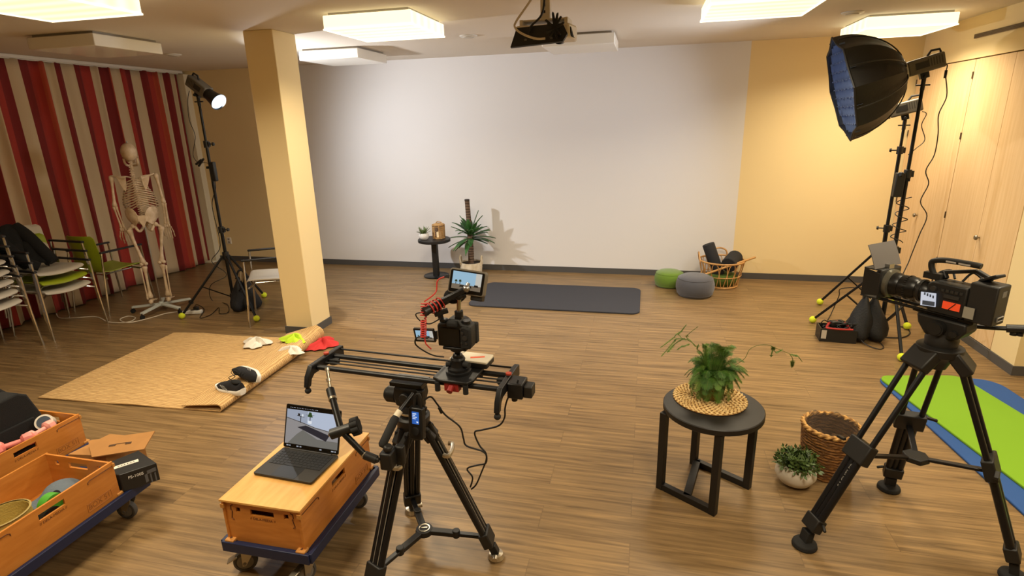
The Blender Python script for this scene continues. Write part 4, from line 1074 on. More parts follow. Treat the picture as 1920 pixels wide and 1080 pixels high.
MB(MF).box((-.035, -.057, .052), (.068, .004, .034)).build('orange_label', mat('orange label', 'f0512a', .5, emit=.15, ecol='f0512a'), body)
MB(MF).bar((-.052, -.0595, .068), (-.028, -.0595, .036), .006, .003).build('label_strap', BLACK, body)
MB(MF).box((-.105, -.0595, .042), (.040, .003, .05)).build('white_label', mat('off white label', '8e8a7e', .6), body)
MB(MC).bb(-.19, -.085, -.052, .05, .0, .175).build('battery', mat('battery black', '1d1c1b', .5), ccx, bevel=.006)
bat = ccx.children[-1]
MB(MC).bb(-.191, -.190, -.02, .012, .125, .15).build('battery_label', mat('grey label', '6a6a68', .5), bat)
MB(MC).tube([(-.192, -.03, .02), (-.194, .02, .02), (-.194, .02, .036), (-.192, -.03, .036)], .003, closed=True).build('battery_badge', mat('badge', '8d8a84', .4, .5), bat)
lens = MB(MC).lathe([(.036, .07), (.042, .085), (.050, .10), (.050, .13), (.046, .135), (.055, .15), (.055, .205), (.050, .21), (.058, .225), (.058, .27)], (0, 0, .078), (1, 0, 0), n=30).build('lens', BLACKM, ccx)
for xx in (.115, .175):
    b = MB(MC).lathe([(.048, -.006), (.0535, -.006), (.0535, .006), (.048, .006)], (xx, 0, .078), (1, 0, 0), n=30)
    for k in range(30):
        a = 2*PI*k/30; r = .0515 if xx < .13 else .0562; b.box((xx, r*math.cos(a), .078+r*math.sin(a)), (.010, .004, .004))
    b.build('focus_gear', BLACK, lens)
MB(MC).lathe([(.060, .245), (.070, .25), (.070, .268), (.060, .272)], (0, 0, .078), (1, 0, 0), n=30).build('clamp_ring', mat('clamp ring', '6d6a5e', .4, .6), lens)
b = MB(MC)
for s in (-1, 1): b.prism([(.27, -.055), (.355, -.07), (.355, .07), (.27, .055)], (0, s*.078, .078), (1, 0, 0), (0, 0, 1), .006*(1))
b.bb(.27, .355, -.08, .08, .145, .153).bb(.27, .355, -.08, .08, .003, .011).bb(.268, .276, -.08, .08, .005, .15)
b.build('matte_box', CB, ccx, bevel=.003)
mbx = ccx.children[-1]
fl = MB(MC).grid(lambda u, v: (.290+.050*v, -.105+.21*u, .155+.112*v+.006*math.sin(v*PI)), 4, 6, thick=.003).build('top_flag', mat('grey flag', '5e5a58', .55), mbx)
MB(MC).cyl((.30, -.075, .165), (.30, .075, .165), .006).bb(.27, .30, -.02, .02, .15, .172).build('flag_hinge', STEEL, mbx)
b = MB(MC)
for s in (-1, 1): b.cyl((-.06, s*.03, -.004), (.35, s*.03, -.004), .0075, n=12)
b.build('support_rod', SATIN, ccx)
hp = smooth_path([(.085, 0, .165), (.10, 0, .20), (.095, 0, .225), (.04, 0, .238), (-.06, 0, .240), (-.09, 0, .238)], 4)
MB(MC).tube(hp, .013, n=10).bb(.05, .12, -.015, .015, .143, .172).build('top_handle', CB, ccx)
MB(MF).bb(-.055, -.01, -.0145, -.012, .233, .240).bb(.0, .04, -.0145, -.012, .233, .240).build('handle_slot', mat('handle slot', 'a8a29a', .4), ccx.children[-1])
MB(MC).bar((.06, -.03, .175), (-.06, -.045, .205), .02, .016).bar((-.06, -.045, .205), (-.13, -.02, .185), .02, .016).bar((.04, -.02, .15), (.06, -.03, .178), .02, .018).build('handle_bracket', CB, ccx, bevel=.003)
MB(MC).bar((-.10, -.02, .175), (-.165, .0, .215), .05, .012).bar((-.09, 0, .15), (-.10, -.02, .18), .02, .02).build('eyepiece_mount', CB, ccx, bevel=.003)
for k, pts in enumerate(([(.02, -.05, .15), (.05, -.07, .18), (.09, -.05, .16), (.095, -.055, .10)], [(-.02, -.03, .15), (-.04, -.06, .19), (-.09, -.05, .17), (-.12, -.04, .175)])):
    MB(MC).tube(smooth_path(pts, 5), .005).build('camera_cable', CABLE, ccx)
# ---------------------------------------------------------------- centre tripod with floor spreader
B0 = V((-.945, 2.02, 0)); ZC2 = .735
FB = [V((-1.075, 1.72, 0)), V((-.600, 2.065, 0)), V((-1.12, 2.29, 0))]
tc = thing('camera_tripod', 'black video tripod under the camera slider in the centre foreground', 'tripod', B0, 0, 'video tripods')
L_ = lambda p: V(p)-B0
MB().lathe([(0, -.11), (.03, -.11), (.05, -.07), (.07, -.05), (.075, .0), (.065, .01), (0, .01)], (0, 0, ZC2), n=24, caps=False).build('bowl', CAST, tc, bevel=.002)
lows = []
for i, F in enumerate(FB):
    f = L_(F); u = V((f.x, f.y, 0)).normalized(); sd = V((-u.y, u.x, 0))
    top = u*.065+V((0, 0, ZC2-.04)); foot = f*.93+V((0, 0, .06)); low = mid(top, foot, .90)
    MB().bar(u*.02+V((0, 0, ZC2-.02)), top+u*.02+V((0, 0, -.07)), .075, .045, up=u).build('shoulder', CAST, tc, bevel=.006)
    leg = MB().cyl(top+V((0, 0, -.02))-sd*.030, low-sd*.027, .0135, n=14).cyl(top+V((0, 0, -.02))+sd*.030, low+sd*.027, .0135, n=14).cyl(top, low, .0145, n=14).build('leg', TRIM, tc)
    b = MB()
    for s in (-.5, .5): b.bar(mid(top, foot, .12)+sd*(.030*s)+u*.011, mid(top, foot, .86)+sd*(.028*s)+u*.011, .003, .003)
    b.build('inlay_line', mat('pale inlay', '9b968c', .4, .5), leg)
    MB().bar(mid(top, foot, .86), mid(top, foot, .97), .085, .046, up=u).build('lower_clamp', CAST, leg, bevel=.006)
    q = mid(top, foot, .20)+u*.02
    b = MB().tube(smooth_path([q-sd*.045, q-sd*.05+u*.022, q+u*.028, q+sd*.045+u*.02, q+sd*.05], 4), .010, n=8)
    b.build('leg_catch', SILV, leg)
    e = f*.985
    MB().bar(foot+V((0, 0, .01)), e+V((0, 0, .025)), .034, .034, up=u).build('ankle', CAST, leg, bevel=.003)
    b = MB().lathe([(0, 0), (.036, 0), (.040, .008), (.032, .026), (.0, .034)], e, n=18, caps=False)
    b.cyl(e-sd*.03+V((0, 0, .03)), e-sd*.052+V((0, 0, .03)), .012, n=10)
    b.build('spiked_foot', SILV, leg)
    lows.append(f*.80+V((0, 0, .115)))
c = V((0, .02, .115))
hub = MB().lathe([(0, -.012), (.040, -.012), (.042, 0), (.038, .012), (.026, .014), (0, .014)], c, n=20, caps=False).build('spreader_hub', CAST, tc)
MB().lathe([(.022, .014), (.027, .0165), (.024, .0165)], c, n=24, caps=False).bar(c+V((-.014, -.004, .016)), c+V((.014, .004, .016)), .006, .002).build('hub_badge', SILV, hub)
for m in lows:
    a = MB().bar(c+(m-c)*.12, m, .024, .016).build('spreader_arm', TRIM, tc, bevel=.003)
    d = (m-c).normalized(); q = c+(m-c)*.56
    MB().bar(c+(m-c)*.10, q, .032, .022).cyl(q-V((0, 0, .016)), q+V((0, 0, .02)), .018, n=12).build('arm_lock', CAST, a, bevel=.003)
# fluid head of the slider tripod
dsl = V((.83, -.062, 0)).normalized(); ssl = V((-dsl.y, dsl.x, 0))
R5 = Matrix((dsl, ssl, V((0, 0, 1)))).transposed(); HZ = ZC2+.01
M5 = Matrix.Translation(V((0, 0, HZ))) @ R5.to_4x4()
MB(M5).lathe([(.055, 0), (.058, .03), (.045, .05), (.045, .06)], n=24).build('head_base', CAST, tc)
MB(M5).lathe([(.0585, .012), (.0600, .014), (.0600, .020), (.0585, .022)], n=24).build('head_ring', SILV, tc)
MB(M5).prism([(-.05, .05), (.05, .05), (.062, .09), (.055, .14), (-.055, .14), (-.062, .09)], (0, .05, 0), (1, 0, 0), (0, 0, 1), .10).build('head_body', CAST, tc, bevel=.01)
MB(M5).cyl((-.06, -.01, .085), (-.105, -.01, .085), .036, n=18).cyl((-.105, -.01, .085), (-.115, -.01, .085), .028, n=18).cyl((0, -.05, .10), (0, -.07, .10), .022).build('tilt_knob', BLACK, tc, bevel=.003)
MB(M5).bb(-.075, .075, -.045, .045, .14, .160).build('quick_release_plate', BLACKM, tc, bevel=.003)
MB(M5).bb(.06, .085, -.06, -.03, .07, .14).bb(.03, .10, -.066, -.05, .055, .072).build('handle_rosette', CAST, tc, bevel=.003)
pa, pb = L_(aty(775, 738, 1.93)), L_(aty(744, 778, 1.845)); pc = L_(aty(715, 838, 1.735))
pd = pb+(pc-pb)*.0
hd_ = MB().cyl(pa, pb, .0085).build('pan_handle', SATIN, tc)
MB().cyl(pa+(pb-pa)*.82, pb+(pc-pb)*.06, .0135).build('handle_collar', mat('cream collar', 'd8cdb4', .5), hd_)
g = pb+(pc-pb)*.06
MB().tube([g, g+(pc-g)*.1, g+(pc-g)*.6, g+(pc-g)*.93, pc], [.014, .0175, .017, .0165, .010], n=14).build('handle_grip', RUBBER, hd_)
# ================================================================ motorised slider and its camera
SZ = .955
SO = B0 + V((0.0, -.01, SZ))
sl = thing('camera_slider', 'black motorised twin-rail camera slider on the centre tripod', 'slider', (-.925, 1.995, SZ), math.atan2(dsl.y, dsl.x))
ANOD = mat('anodised black', '1a1a1b', .4, .3)
RG = .062
for s in (-1, 1): MB().cyl((-.42, s*RG, 0), (.42, s*RG, 0), .0115, n=16).build('rail', ANOD, sl)
MB().bar((-.42, -.012, .002), (.42, -.012, .002), .008, .003).bar((-.42, .016, .002), (.42, .016, .002), .008, .003).build('drive_belt', RUBBER, sl)
MB().cyl((-.42, .115, .012), (.42, .115, .012), .0045, n=10).build('guide_rod', ANOD, sl)
for s in (-1, 1):
    x0 = s*.425
    poly = [(-.118, -.062), (-.108, -.035), (-.088, -.020), (.10, -.020), (.115, -.030), (.135, -.025), (.135, .022), (.10, .026), (-.098, .022), (-.130, -.018), (-.142, -.062)]
    ep = MB().prism([(a, c) for a, c in poly], (x0-.011, 0, 0), (0, 1, 0), (0, 0, 1), .022).build('end_plate', ANOD, sl, bevel=.003)
    MB().cyl((x0, -.130, -.060), (x0, -.130, -.074), .009).ball((x0, -.130, -.080), (.014, .014, .013), 12, 8).build('foot_pad', RUBBER, ep)
    MB().cyl((x0, .02, .027), (x0, .02, .034), .012, n=14).build('red_screw', mat('red anodised', 'b8452f', .4, .3), ep)
    MB().lathe([(.022, -.01), (.026, 0), (.022, .01)], (x0-s*.03, .03, -.01), (0, 0, 1), n=18).build('belt_pulley', ANOD, ep)
mo = MB().bb(.437, .50, -.045, .035, -.045, .020).build('motor', ANOD, sl, bevel=.005)
MB().bb(.50, .535, -.035, .02, -.040, .008).cyl((.46, -.02, -.045), (.46, -.02, -.065), .012).build('motor_cover', BLACK, mo, bevel=.004)
cg_ = .222
ca = MB().prism([(cg_-.085, -.075), (cg_-.05, -.095), (cg_+.07, -.095), (cg_+.085, -.06), (cg_+.085, .06), (cg_+.06, .085), (cg_-.06, .085), (cg_-.085, .05)], (0, 0, .014), (1, 0, 0), (0, 1, 0), .014).build('carriage', ANOD, sl, bevel=.004)
for sx in (-.06, .06):
    for yy in (-.088, .078): MB().cyl((cg_+sx, yy, .014), (cg_+sx, yy, -.024), .011, n=12).build('roller', RUBBER, ca)
MB().cyl((cg_, -.09, .0), (cg_, -.112, -.012), .012, n=12).bb(cg_-.03, cg_+.03, -.09, -.06, -.02, .014).build('brake_knob', mat('red knob', '8c201c', .5), ca)
# ball head
bh = thing('ball_head', 'black ball head clamped between the slider carriage and the camera', 'tripod head', (sl.location.x+dsl.x*cg_-ssl.x*.01, sl.location.y+dsl.y*cg_-ssl.y*.01, SZ+.0285))
MB().lathe([(0, 0), (.052, 0), (.052, .010), (.044, .012), (.044, .022), (.032, .028), (.028, .05), (.030, .058), (.026, .066), (0, .068)], n=28, caps=False).build('base', ANOD, bh)
MB().ball((0, 0, .066), .022, 16, 10).cyl((0, 0, .08), (0, 0, .098), .012).build('ball', BLACKM, bh)
MB().cyl((.028, -.01, .04), (.052, -.018, .04), .013, n=12).build('lock_knob', RUBBER, bh)
MB().cyl((-.03, -.008, .035), (-.048, -.014, .035), .010, n=12).build('lock_knob', RUBBER, bh)
MB().lathe([(0, .096), (.027, .096), (.029, .10), (.029, .112), (.025, .116), (0, .116)], n=24, caps=False).build('clamp_plate', ANOD, bh)
# mirrorless camera, seen from behind
KZ = SZ+.0285+.1165
dk = V((.10, 1, 0)).normalized()   # where it points
Rk = Matrix((V((dk.y, -dk.x, 0)), dk, V((0, 0, 1)))).transposed().to_4x4()
kc = thing('mirrorless_camera', 'black mirrorless camera with flipped-out screen riding on the slider', 'camera', (bh.location.x, bh.location.y, KZ))
CAMB = mat('camera magnesium', '121212', .55, bump=.2, bscale=400)
b = MB(Rk).prism([(-.070, .0), (.070, .0), (.074, .02), (.074, .085), (.066, .097), (.034, .100), (.026, .118), (-.022, .118), (-.032, .100), (-.064, .097), (-.070, .085)], (0, -.028, 0), (1, 0, 0), (0, 0, 1), -.056)
b.build('body', CAMB, kc, bevel=.006)
kb_ = kc.children[-1]
MB(Rk).prism([(.034, .002), (.076, .006), (.080, .03), (.078, .088), (.05, .098), (.036, .09)], (0, -.030, 0), (1, 0, 0), (0, 0, 1), .014).bb(.045, .078, .02, .05, .005, .09).build('hand_grip', RUBBER, kb_, bevel=.006)
MB(Rk).bb(-.022, .020, -.046, -.02, .088, .114).build('viewfinder', RUBBER, kb_, bevel=.008)
MB(Rk).bb(-.058, .026, -.031, -.027, .012, .080).build('screen_recess', mat('recess', '0b0b0b', .4), kb_)
for (xx, zz, r) in ((.045, .072, .006), (.055, .052, .010), (.06, .03, .005), (.04, .03, .004), (.04, .088, .004)):
    MB(Rk).cyl((xx, -.043, zz), (xx, -.047, zz), r, n=14).build('rear_button', mat('dark button', '2b2b2b', .4), kb_)
MB(Rk).cyl((.048, -.005, .097), (.048, -.005, .110), .016, n=20).build('mode_dial', ANOD, kb_)
MB(Rk).cyl((-.048, 0, .097), (-.048, 0, .107), .014, n=20).build('mode_dial', ANOD, kb_)
MB(Rk).lathe([(.036, .026), (.040, .04), (.040, .085), (.036, .09), (.036, .11), (.030, .112), (0, .108)], (-.012, 0, .05), (0, 1, 0), n=26, caps=False).build('lens', BLACKM, kc)
MB(Rk).bb(-.05, .05, -.03, .03, -.012, .0).build('base_plate', ANOD, kc, bevel=.003)
SKY = mat('screen sky', '9cc4de', .4, emit=.75, ecol='a3cbe4'); SWL = mat('screen wall', 'd8d3c4', .4, emit=.7, ecol='dcd9ce'); SFL = mat('screen floor', '8a7864', .4, emit=.45, ecol='a08e76'); SDK = mat('screen dark', '26282c', .4, emit=.05, ecol='30343a'); SGR = mat('screen green', '4a6b3a', .4, emit=.2, ecol='4a6b3a'); SBLK = mat('screen black', '060606', .25)
def screen_picture(M, w, h, kind='front'):
    """picture of the lit white wall, floor and mat on a small display lying in M's xy plane"""
    b = MB(M)
    q = lambda mi, pts, z: (setattr(b, 'mi', mi), b.add([(x*w, y*h, z) for x, y in pts], [tuple(range(len(pts)))]))
    if kind == 'front':
        q(0, [(-.5, -.22), (.5, -.22), (.5, .5), (-.5, .5)], .0004)
        q(1, [(.30, -.22), (.5, -.22), (.5, .5), (.30, .5)], .0006)
        q(2, [(-.5, -.5), (.5, -.5), (.5, -.22), (-.5, -.22)], .0006)
        q(3, [(-.24, -.36), (.20, -.36), (.17, -.25), (-.20, -.25)], .0009)
        for x, s in ((-.36, .7), (-.22, 1.0)):
            q(3, [(x-.012, -.22), (x+.012, -.22), (x+.012, -.22+.16*s), (x-.012, -.22+.16*s)], .0009)
            q(4, [(x-.05, -.13+.05*s), (x+.05, -.13+.05*s), (x+.03, -.04+.08*s), (x-.03, -.04+.08*s)], .0010)
        q(3, [(.26, -.28), (.42, -.28), (.40, -.16), (.28, -.16)], .0009)
    return b, [SKY, SWL, SFL, SDK, SGR]
# flip-out screen at the camera's left
fc = V((-.118, -.045, .046)); Mf = Rk @ basis(fc, (1, .12, 0), (0, -.25, 1))
flp = MB(Mf).prism(rounded(-.043, .043, -.031, .031, .004, 4), (0, 0, -.008), (1, 0, 0), (0, 1, 0), .008).build('flip_screen', BLACK, kc)
bq, ms = screen_picture(Mf, .072, .046); bq.build('display', ms, flp, smooth=0)
MB(Rk).cyl((-.074, -.030, .03), (-.074, -.030, .065), .006).build('screen_hinge', BLACK, flp)
# monitor arm, monitor
MO = V((kc.location.x+.018, kc.location.y-.01, KZ+.118))
am = thing('monitor_arm', 'short black articulated arm on the camera hot shoe holding the monitor', 'arm', MO)
MB().bb(-.014, .014, -.012, .012, 0, .008).cyl((0, 0, .008), (0, 0, .03), .017, n=16).build('shoe_clamp', ANOD, am)
MB().cyl((0, 0, .03), (.004, 0, .085), .0085).build('riser', CHROME, am)
MB().ball((.004, 0, .092), .017, 12, 8).cyl((-.02, -.01, .09), (.03, .01, .094), .011).build('joint', ANOD, am)
MB().bar((-.055, -.02, .075), (.03, .0, .118), .024, .022).build('arm_bar', ANOD, am, bevel=.005)
MB().ball((.036, .0, .122), .015, 12, 8).cyl((.036, 0, .125), (.042, .01, .142), .008).build('joint', STEEL, am)
mw, mh = .152, .098
mc = aty(872, 532, MO.y+.0); mc = V((mc.x, MO.y+.02, mc.z))
mn = thing('field_monitor', 'small field monitor with grey bumper above the slider camera showing the set', 'monitor', mc)
Mm = basis((0, 0, 0), (1, -.09, -.085), (.06, .30, 1))
xh = V((1, -.09, -.085)).normalized(); yh = V((.06, .30, 1)); yh = (yh-xh*yh.dot(xh)).normalized(); Mm = basis((0, 0, 0), xh, yh)
MB(Mm).prism(rounded(-mw/2, mw/2, -mh/2, mh/2, .012, 5), (0, 0, -.028), (1, 0, 0), (0, 1, 0), .028).build('bumper', mat('grey bumper', '6a6255', .6), mn, bevel=.004)
bp_ = mn.children[-1]
MB(Mm).prism(rounded(-mw/2+.006, mw/2-.006, -mh/2+.006, mh/2-.006, .006, 4), (0, 0, 0), (1, 0, 0), (0, 1, 0), .0012).build('glass', SBLK, bp_)
bq, ms = screen_picture(Mm @ Matrix.Translation((0, .004, .0012)), .120, .068); bq.build('display', ms, bp_, smooth=0)
MB(Mm).bb(.02, .068, -.066, -.04, -.045, -.008).build('battery', BLACK, mn, bevel=.004)
MB(Mm).bb(-.095, -.076, .004, .018, -.022, -.006).build('plug', BLACK, mn, bevel=.002)
# microphone with red cables
mp = V((kc.location.x-.048, kc.location.y-.005, KZ+.105))
mk = thing('microphone', 'black shotgun microphone with furry cover on the slider camera', 'microphone', mp)
MB().cyl((-.045, -.06, .056), (.01, .02, .078), .017, n=16).cyl((-.052, -.07, .053), (-.045, -.06, .056), .0185, n=16).build('capsule', BLACK, mk)
MB().ball((.035, .05, .088), (.04, .05, .032), 18, 12, Matrix.Rotation(-.5, 3, 'Z')).build('wind_cover', mat('wind fur', '0c0c0c', 1.0, bump=.8, bscale=200), mk)
MB().bar((-.01, 0, .0), (-.015, -.01, .05), .022, .014).bar((-.03, -.02, .028), (.02, .0, .042), .014, .02).bb(-.014, .012, -.012, .012, -.006, .006).build('shock_mount', BLACK, mk, bevel=.003)
RC = mat('red cable', 'c43a33', .5)
def coil(p, q, r, turns, n=14):
    p, q = V(p), V(q); x, y, z = frame(q-p); return [p+(q-p)*(i/(turns*n))+x*(r*math.cos(2*PI*i/n))+y*(r*math.sin(2*PI*i/n)) for i in range(turns*n+1)]
ml = mn.location
wire('red_cable', 'red coiled cable hanging left of the microphone to the camera', coil(mp+V((-.055, -.05, .085)), mp+V((-.06, -.06, .03)), .012, 5)+coil(mp+V((-.06, -.06, .02)), mp+V((-.068, -.055, -.055)), .010, 8)+[mp+V((-.062, -.05, -.085)), mp+V((-.045, -.04, -.11))], .0028, RC, k=2)
wire('red_cable', 'thin red cable looping from the monitor plug down to the microphone', [ml+V((-.09, .0, .018)), ml+V((-.115, -.01, .005)), ml+V((-.122, -.02, -.04)), mp+V((-.055, -.05, .09))], .003, RC)
pts = coil(mp+V((-.040, -.05, .06)), mp+V((.0, .0, .075)), .023, 4)
wire('red_cable', 'red cable wrapped around the microphone body', pts, .0028, RC, k=2)
wire('mic_cable', 'thin black cable loop left of the microphone', [mp+V((-.05, -.06, .05)), mp+V((-.085, -.07, .045)), mp+V((-.075, -.06, .015)), mp+V((-.04, -.05, .0)), mp+V((.0, -.04, .02))], .0025)
# white drive on the carriage
dv = thing('portable_drive', 'white slab with an orange stripe lying on the slider carriage', 'hard drive', (sl.location.x+dsl.x*(cg_+.02)+ssl.x*.085, sl.location.y+dsl.y*(cg_+.02)+ssl.y*.085, SZ+.042), -.10)
MB().prism(rounded(-.085, .085, -.045, .045, .008, 4), (0, 0, -.0135), (1, 0, 0), (0, 1, 0), .020).build('case', BLACK, dv, bevel=.002)
MB().prism(rounded(-.084, .084, -.044, .044, .008, 4), (0, 0, .0065), (1, 0, 0), (0, 1, 0), .009).build('white_top', mat('drive white', 'ddd2bb', .5), dv, bevel=.002)
MB().bar((.0, -.012, .0158), (.055, .012, .0158), .014, .0008, up=(0, 0, 1)).build('orange_stripe', mat('orange stripe', 'ec5a24', .5), dv)
b = MB()
for k in range(5): b.bar((-.062+.003*k, .004+.008*k, .0157), (-.056+.003*k, .002+.008*k, .0157), .0035, .0006)
b.build('printed_mark', mat('drive print', '4a4640', .6), dv)
kl = kc.location
wire('drive_cable', 'black cable looping from the drive to the flipped-out camera screen', [aty(805, 632, kl.y-.04), aty(783, 632, kl.y-.03), aty(779, 645, kl.y-.03), aty(795, 658, kl.y), aty(815, 667, kl.y+.03), aty(832, 669, dv.location.y-.02)], .0032)
# motor and controller cables
wire('motor_cable', 'black cable hanging from the slider motor in a loop to the tripod leg', [aty(972, 712, 1.93), aty(965, 730, 1.93), aty(953, 745, 1.94), aty(947, 765, 1.95), aty(946, 783, 1.96), aty(935, 798, 1.97), aty(905, 806, 1.98), aty(890, 811, 1.98), aty(899, 835, 1.98), aty(911, 850, 1.98), aty(911, 868, 1.98), aty(896, 872, 2.0), aty(876, 879, 2.0), aty(886, 895, 2.0), aty(882, 913, 2.02)], .0038)
wire('controller_cable', 'black cable arching from the controller box down to the tripod leg', [aty(796, 750, 1.96), aty(808, 744, 1.97), aty(820, 758, 1.97), aty(835, 778, 1.97), aty(862, 800, 1.98), aty(869, 822, 1.98), aty(875, 836, 1.98), aty(906, 847, 1.98), aty(912, 860, 1.98), aty(903, 885, 2.0), aty(893, 908, 2.02), aty(884, 917, 2.03)], .0038)
t = thing('ferrite_bead', 'black ferrite bead on the cable right of the controller box', 'cable bead', aty(826, 769, 1.97))
MB().bar((-.006, 0, .014), (.006, 0, -.014), .012, .012).build('bead', BLACK, t, bevel=.003)
# controller box with blue display
cb0 = aty(779, 795, 1.885)
ct = thing('slider_controller', 'black control box with lit blue display hanging on the centre tripod', 'controller', cb0)
xc = V((1, -.14, .03)).normalized(); yc = V((.05, .12, 1)); yc = (yc-xc*yc.dot(xc)).normalized(); Mx = basis((0, 0, 0), xc, yc)
MB(Mx).prism(rounded(-.033, .033, -.068, .068, .010, 5), (0, 0, -.026), (1, 0, 0), (0, 1, 0), .026).build('housing', BLACK, ct, bevel=.003)
MB(Mx).bb(-.015, .017, .0, .052, .0, .0012).build('display', mat('blue display', '2a56a8', .3, emit=.55, ecol='2f66c8'), ct)
b = MB(Mx)
for k, w in enumerate((.018, .012, .02, .014)): b.bb(-.012, -.012+w, .042-.007*k, .0455-.007*k, .0012, .0017)
b.bb(.006, .014, .006, .012, .0012, .0017)
b.build('display_readout', mat('display text', 'bcd0ee', .3, emit=.7, ecol='bcd0ee'), ct)
MB(Mx).cyl((0, -.03, 0), (0, -.03, .010), .017, n=22).build('dial', RUBBER, ct)
MB(Mx).tube(smooth_path([(-.01, .068, -.013), (-.005, .11, -.013), (.012, .125, -.013), (.022, .10, -.013), (.02, .068, -.013)], 4), .006).build('hook', BLACK, ct)
# articulated magic arm from tripod leg to slider end
ar = thing('articulated_arm', 'black articulated arm with big knob bracing the slider end to the tripod leg', 'arm', aty(640, 815, 1.72))
ja = ar.location
P0 = aty(613, 690, 1.93); P1 = aty(619, 730, 1.89); P2 = aty(640, 808, 1.74); P3 = aty(684, 853, 1.72); P4 = aty(706, 862, 1.72)
lc = lambda p: V(p)-ja
b = MB()
for k in range(4):
    f = k/4; q = lc(P0)+(lc(P1)-lc(P0))*f; b.cyl(q, q+(lc(P1)-lc(P0))*.13, .0075 if k % 2 else .010, n=12)
b.cyl(lc(P0), lc(P1), .006); b.build('stud', SILV, ar)
MB().cyl(lc(P1), lc(P1)+(lc(P2)-lc(P1))*.22, .017, n=16).build('stud_socket', BLACK, ar)
MB().cyl(lc(P1)+(lc(P2)-lc(P1))*.22, lc(P1)+(lc(P2)-lc(P1))*.27, .0175, n=16).cyl(lc(P2)+(lc(P3)-lc(P2))*.04, lc(P2)+(lc(P3)-lc(P2))*.08, .016, n=16).cyl(lc(P3)-(lc(P3)-lc(P2))*.04, lc(P3), .0165, n=16).build('metal_ring', SILV, ar)
MB().cyl(lc(P1)+(lc(P2)-lc(P1))*.27, lc(P2), .0135, n=16).build('upper_tube', BLACKM, ar)
MB().cyl(lc(P2), lc(P3), .0125, n=16).build('lower_tube', BLACKM, ar)
kx_ = (V((.9, .35, .25))).normalized()
MB().cyl(lc(P2)-kx_*.042, lc(P2)+kx_*.04, .021, n=18).build('elbow', BLACK, ar)
MB().ball(lc(P2)-kx_*.043, .010, 12, 8).build('elbow_bolt', STEEL, ar)
b = MB()
for k in range(8):
    a = 2*PI*k/8; x, y, z = frame(kx_); c = lc(P2)+kx_*.058+x*(.026*math.cos(a))+y*(.026*math.sin(a)); b.cyl(c-kx_*.014, c+kx_*.014, .012, n=10)
b.cyl(lc(P2)+kx_*.04, lc(P2)+kx_*.074, .028, n=20); b.build('knob', RUBBER, ar)
MB().cyl(lc(P3), lc(P4), .017, n=16).ball(lc(P4), .013, 12, 8).build('end_socket', BLACK, ar)
cq = lc(P4)+V((.035, .035, -.01))
MB().box(cq, (.05, .07, .075)).box(cq+V((.035, .03, .0)), (.04, .03, .085)).cyl(cq+V((-.0, -.01, .04)), cq+V((.01, -.015, .065)), .018, n=14).build('super_clamp', CAST, ar, bevel=.008)
# ================================================================ plywood crates on blue dollies
PLY = wood('birch plywood', 'c98236', 'b66f26', (3, 3, 16), .45, 2.2, .15); PLYT = wood('birch plywood lid', 'deae62', 'd19a4c', (14, 2.5, 3), .42, 2.0, .15)
EDGE = mat('plywood edge', 'a9702f', .6, var=1, c2='c98f48', vscale=90, vstretch=(1, 1, 6)); BURN = mat('laser engraving', '5a3113', .7); BURNL = mat('soft engraving', '8a531f', .7)
BLUEP = mat('blue dolly plastic', '0f1c40', .5); WHEEL = mat('grey tyre', '4a4744', .7); ZINC = mat('zinc bracket', 'b3aa98', .35, .9)
TH = .010
def panel_with_slots(b, w, h, slots, z0=0.0):
    """a board in the local xz plane with rectangular openings: strips around them"""
    xs = sorted({-w/2, w/2} | {s[0] for s in slots} | {s[1] for s in slots}); zs = sorted({z0, z0+h} | {s[2] for s in slots} | {s[3] for s in slots})
    out = []
    for i in range(len(xs)-1):
        for j in range(len(zs)-1):
            cx, cz = (xs[i]+xs[i+1])/2, (zs[j]+zs[j+1])/2
            if not any(s[0] < cx < s[1] and s[2] < cz < s[3] for s in slots): out.append((xs[i], xs[i+1], zs[j], zs[j+1]))
    return out
def grid_board(b, rects, T):
    """watertight board from cells in xz, thickness TH in +y, transformed by T"""
    for x0, x1, z0, z1 in rects:
        vs = [T @ V(q) for q in ((x0, 0, z0), (x1, 0, z0), (x1, TH, z0), (x0, TH, z0), (x0, 0, z1), (x1, 0, z1), (x1, TH, z1), (x0, TH, z1))]
        b.add(vs, [(0, 1, 5, 4), (2, 3, 7, 6), (1, 2, 6, 5), (3, 0, 4, 7), (4, 5, 6, 7), (3, 2, 1, 0)])
def side_frame(o, x):  # board frame: local x along the board, local -y outward
    x = V(x).normalized(); y = V((0, 0, 1)).cross(x)
    return Matrix(((x.x, y.x, 0, o[0]), (x.y, y.y, 0, o[1]), (x.z, y.z, 1, o[2]), (0, 0, 0, 1)))
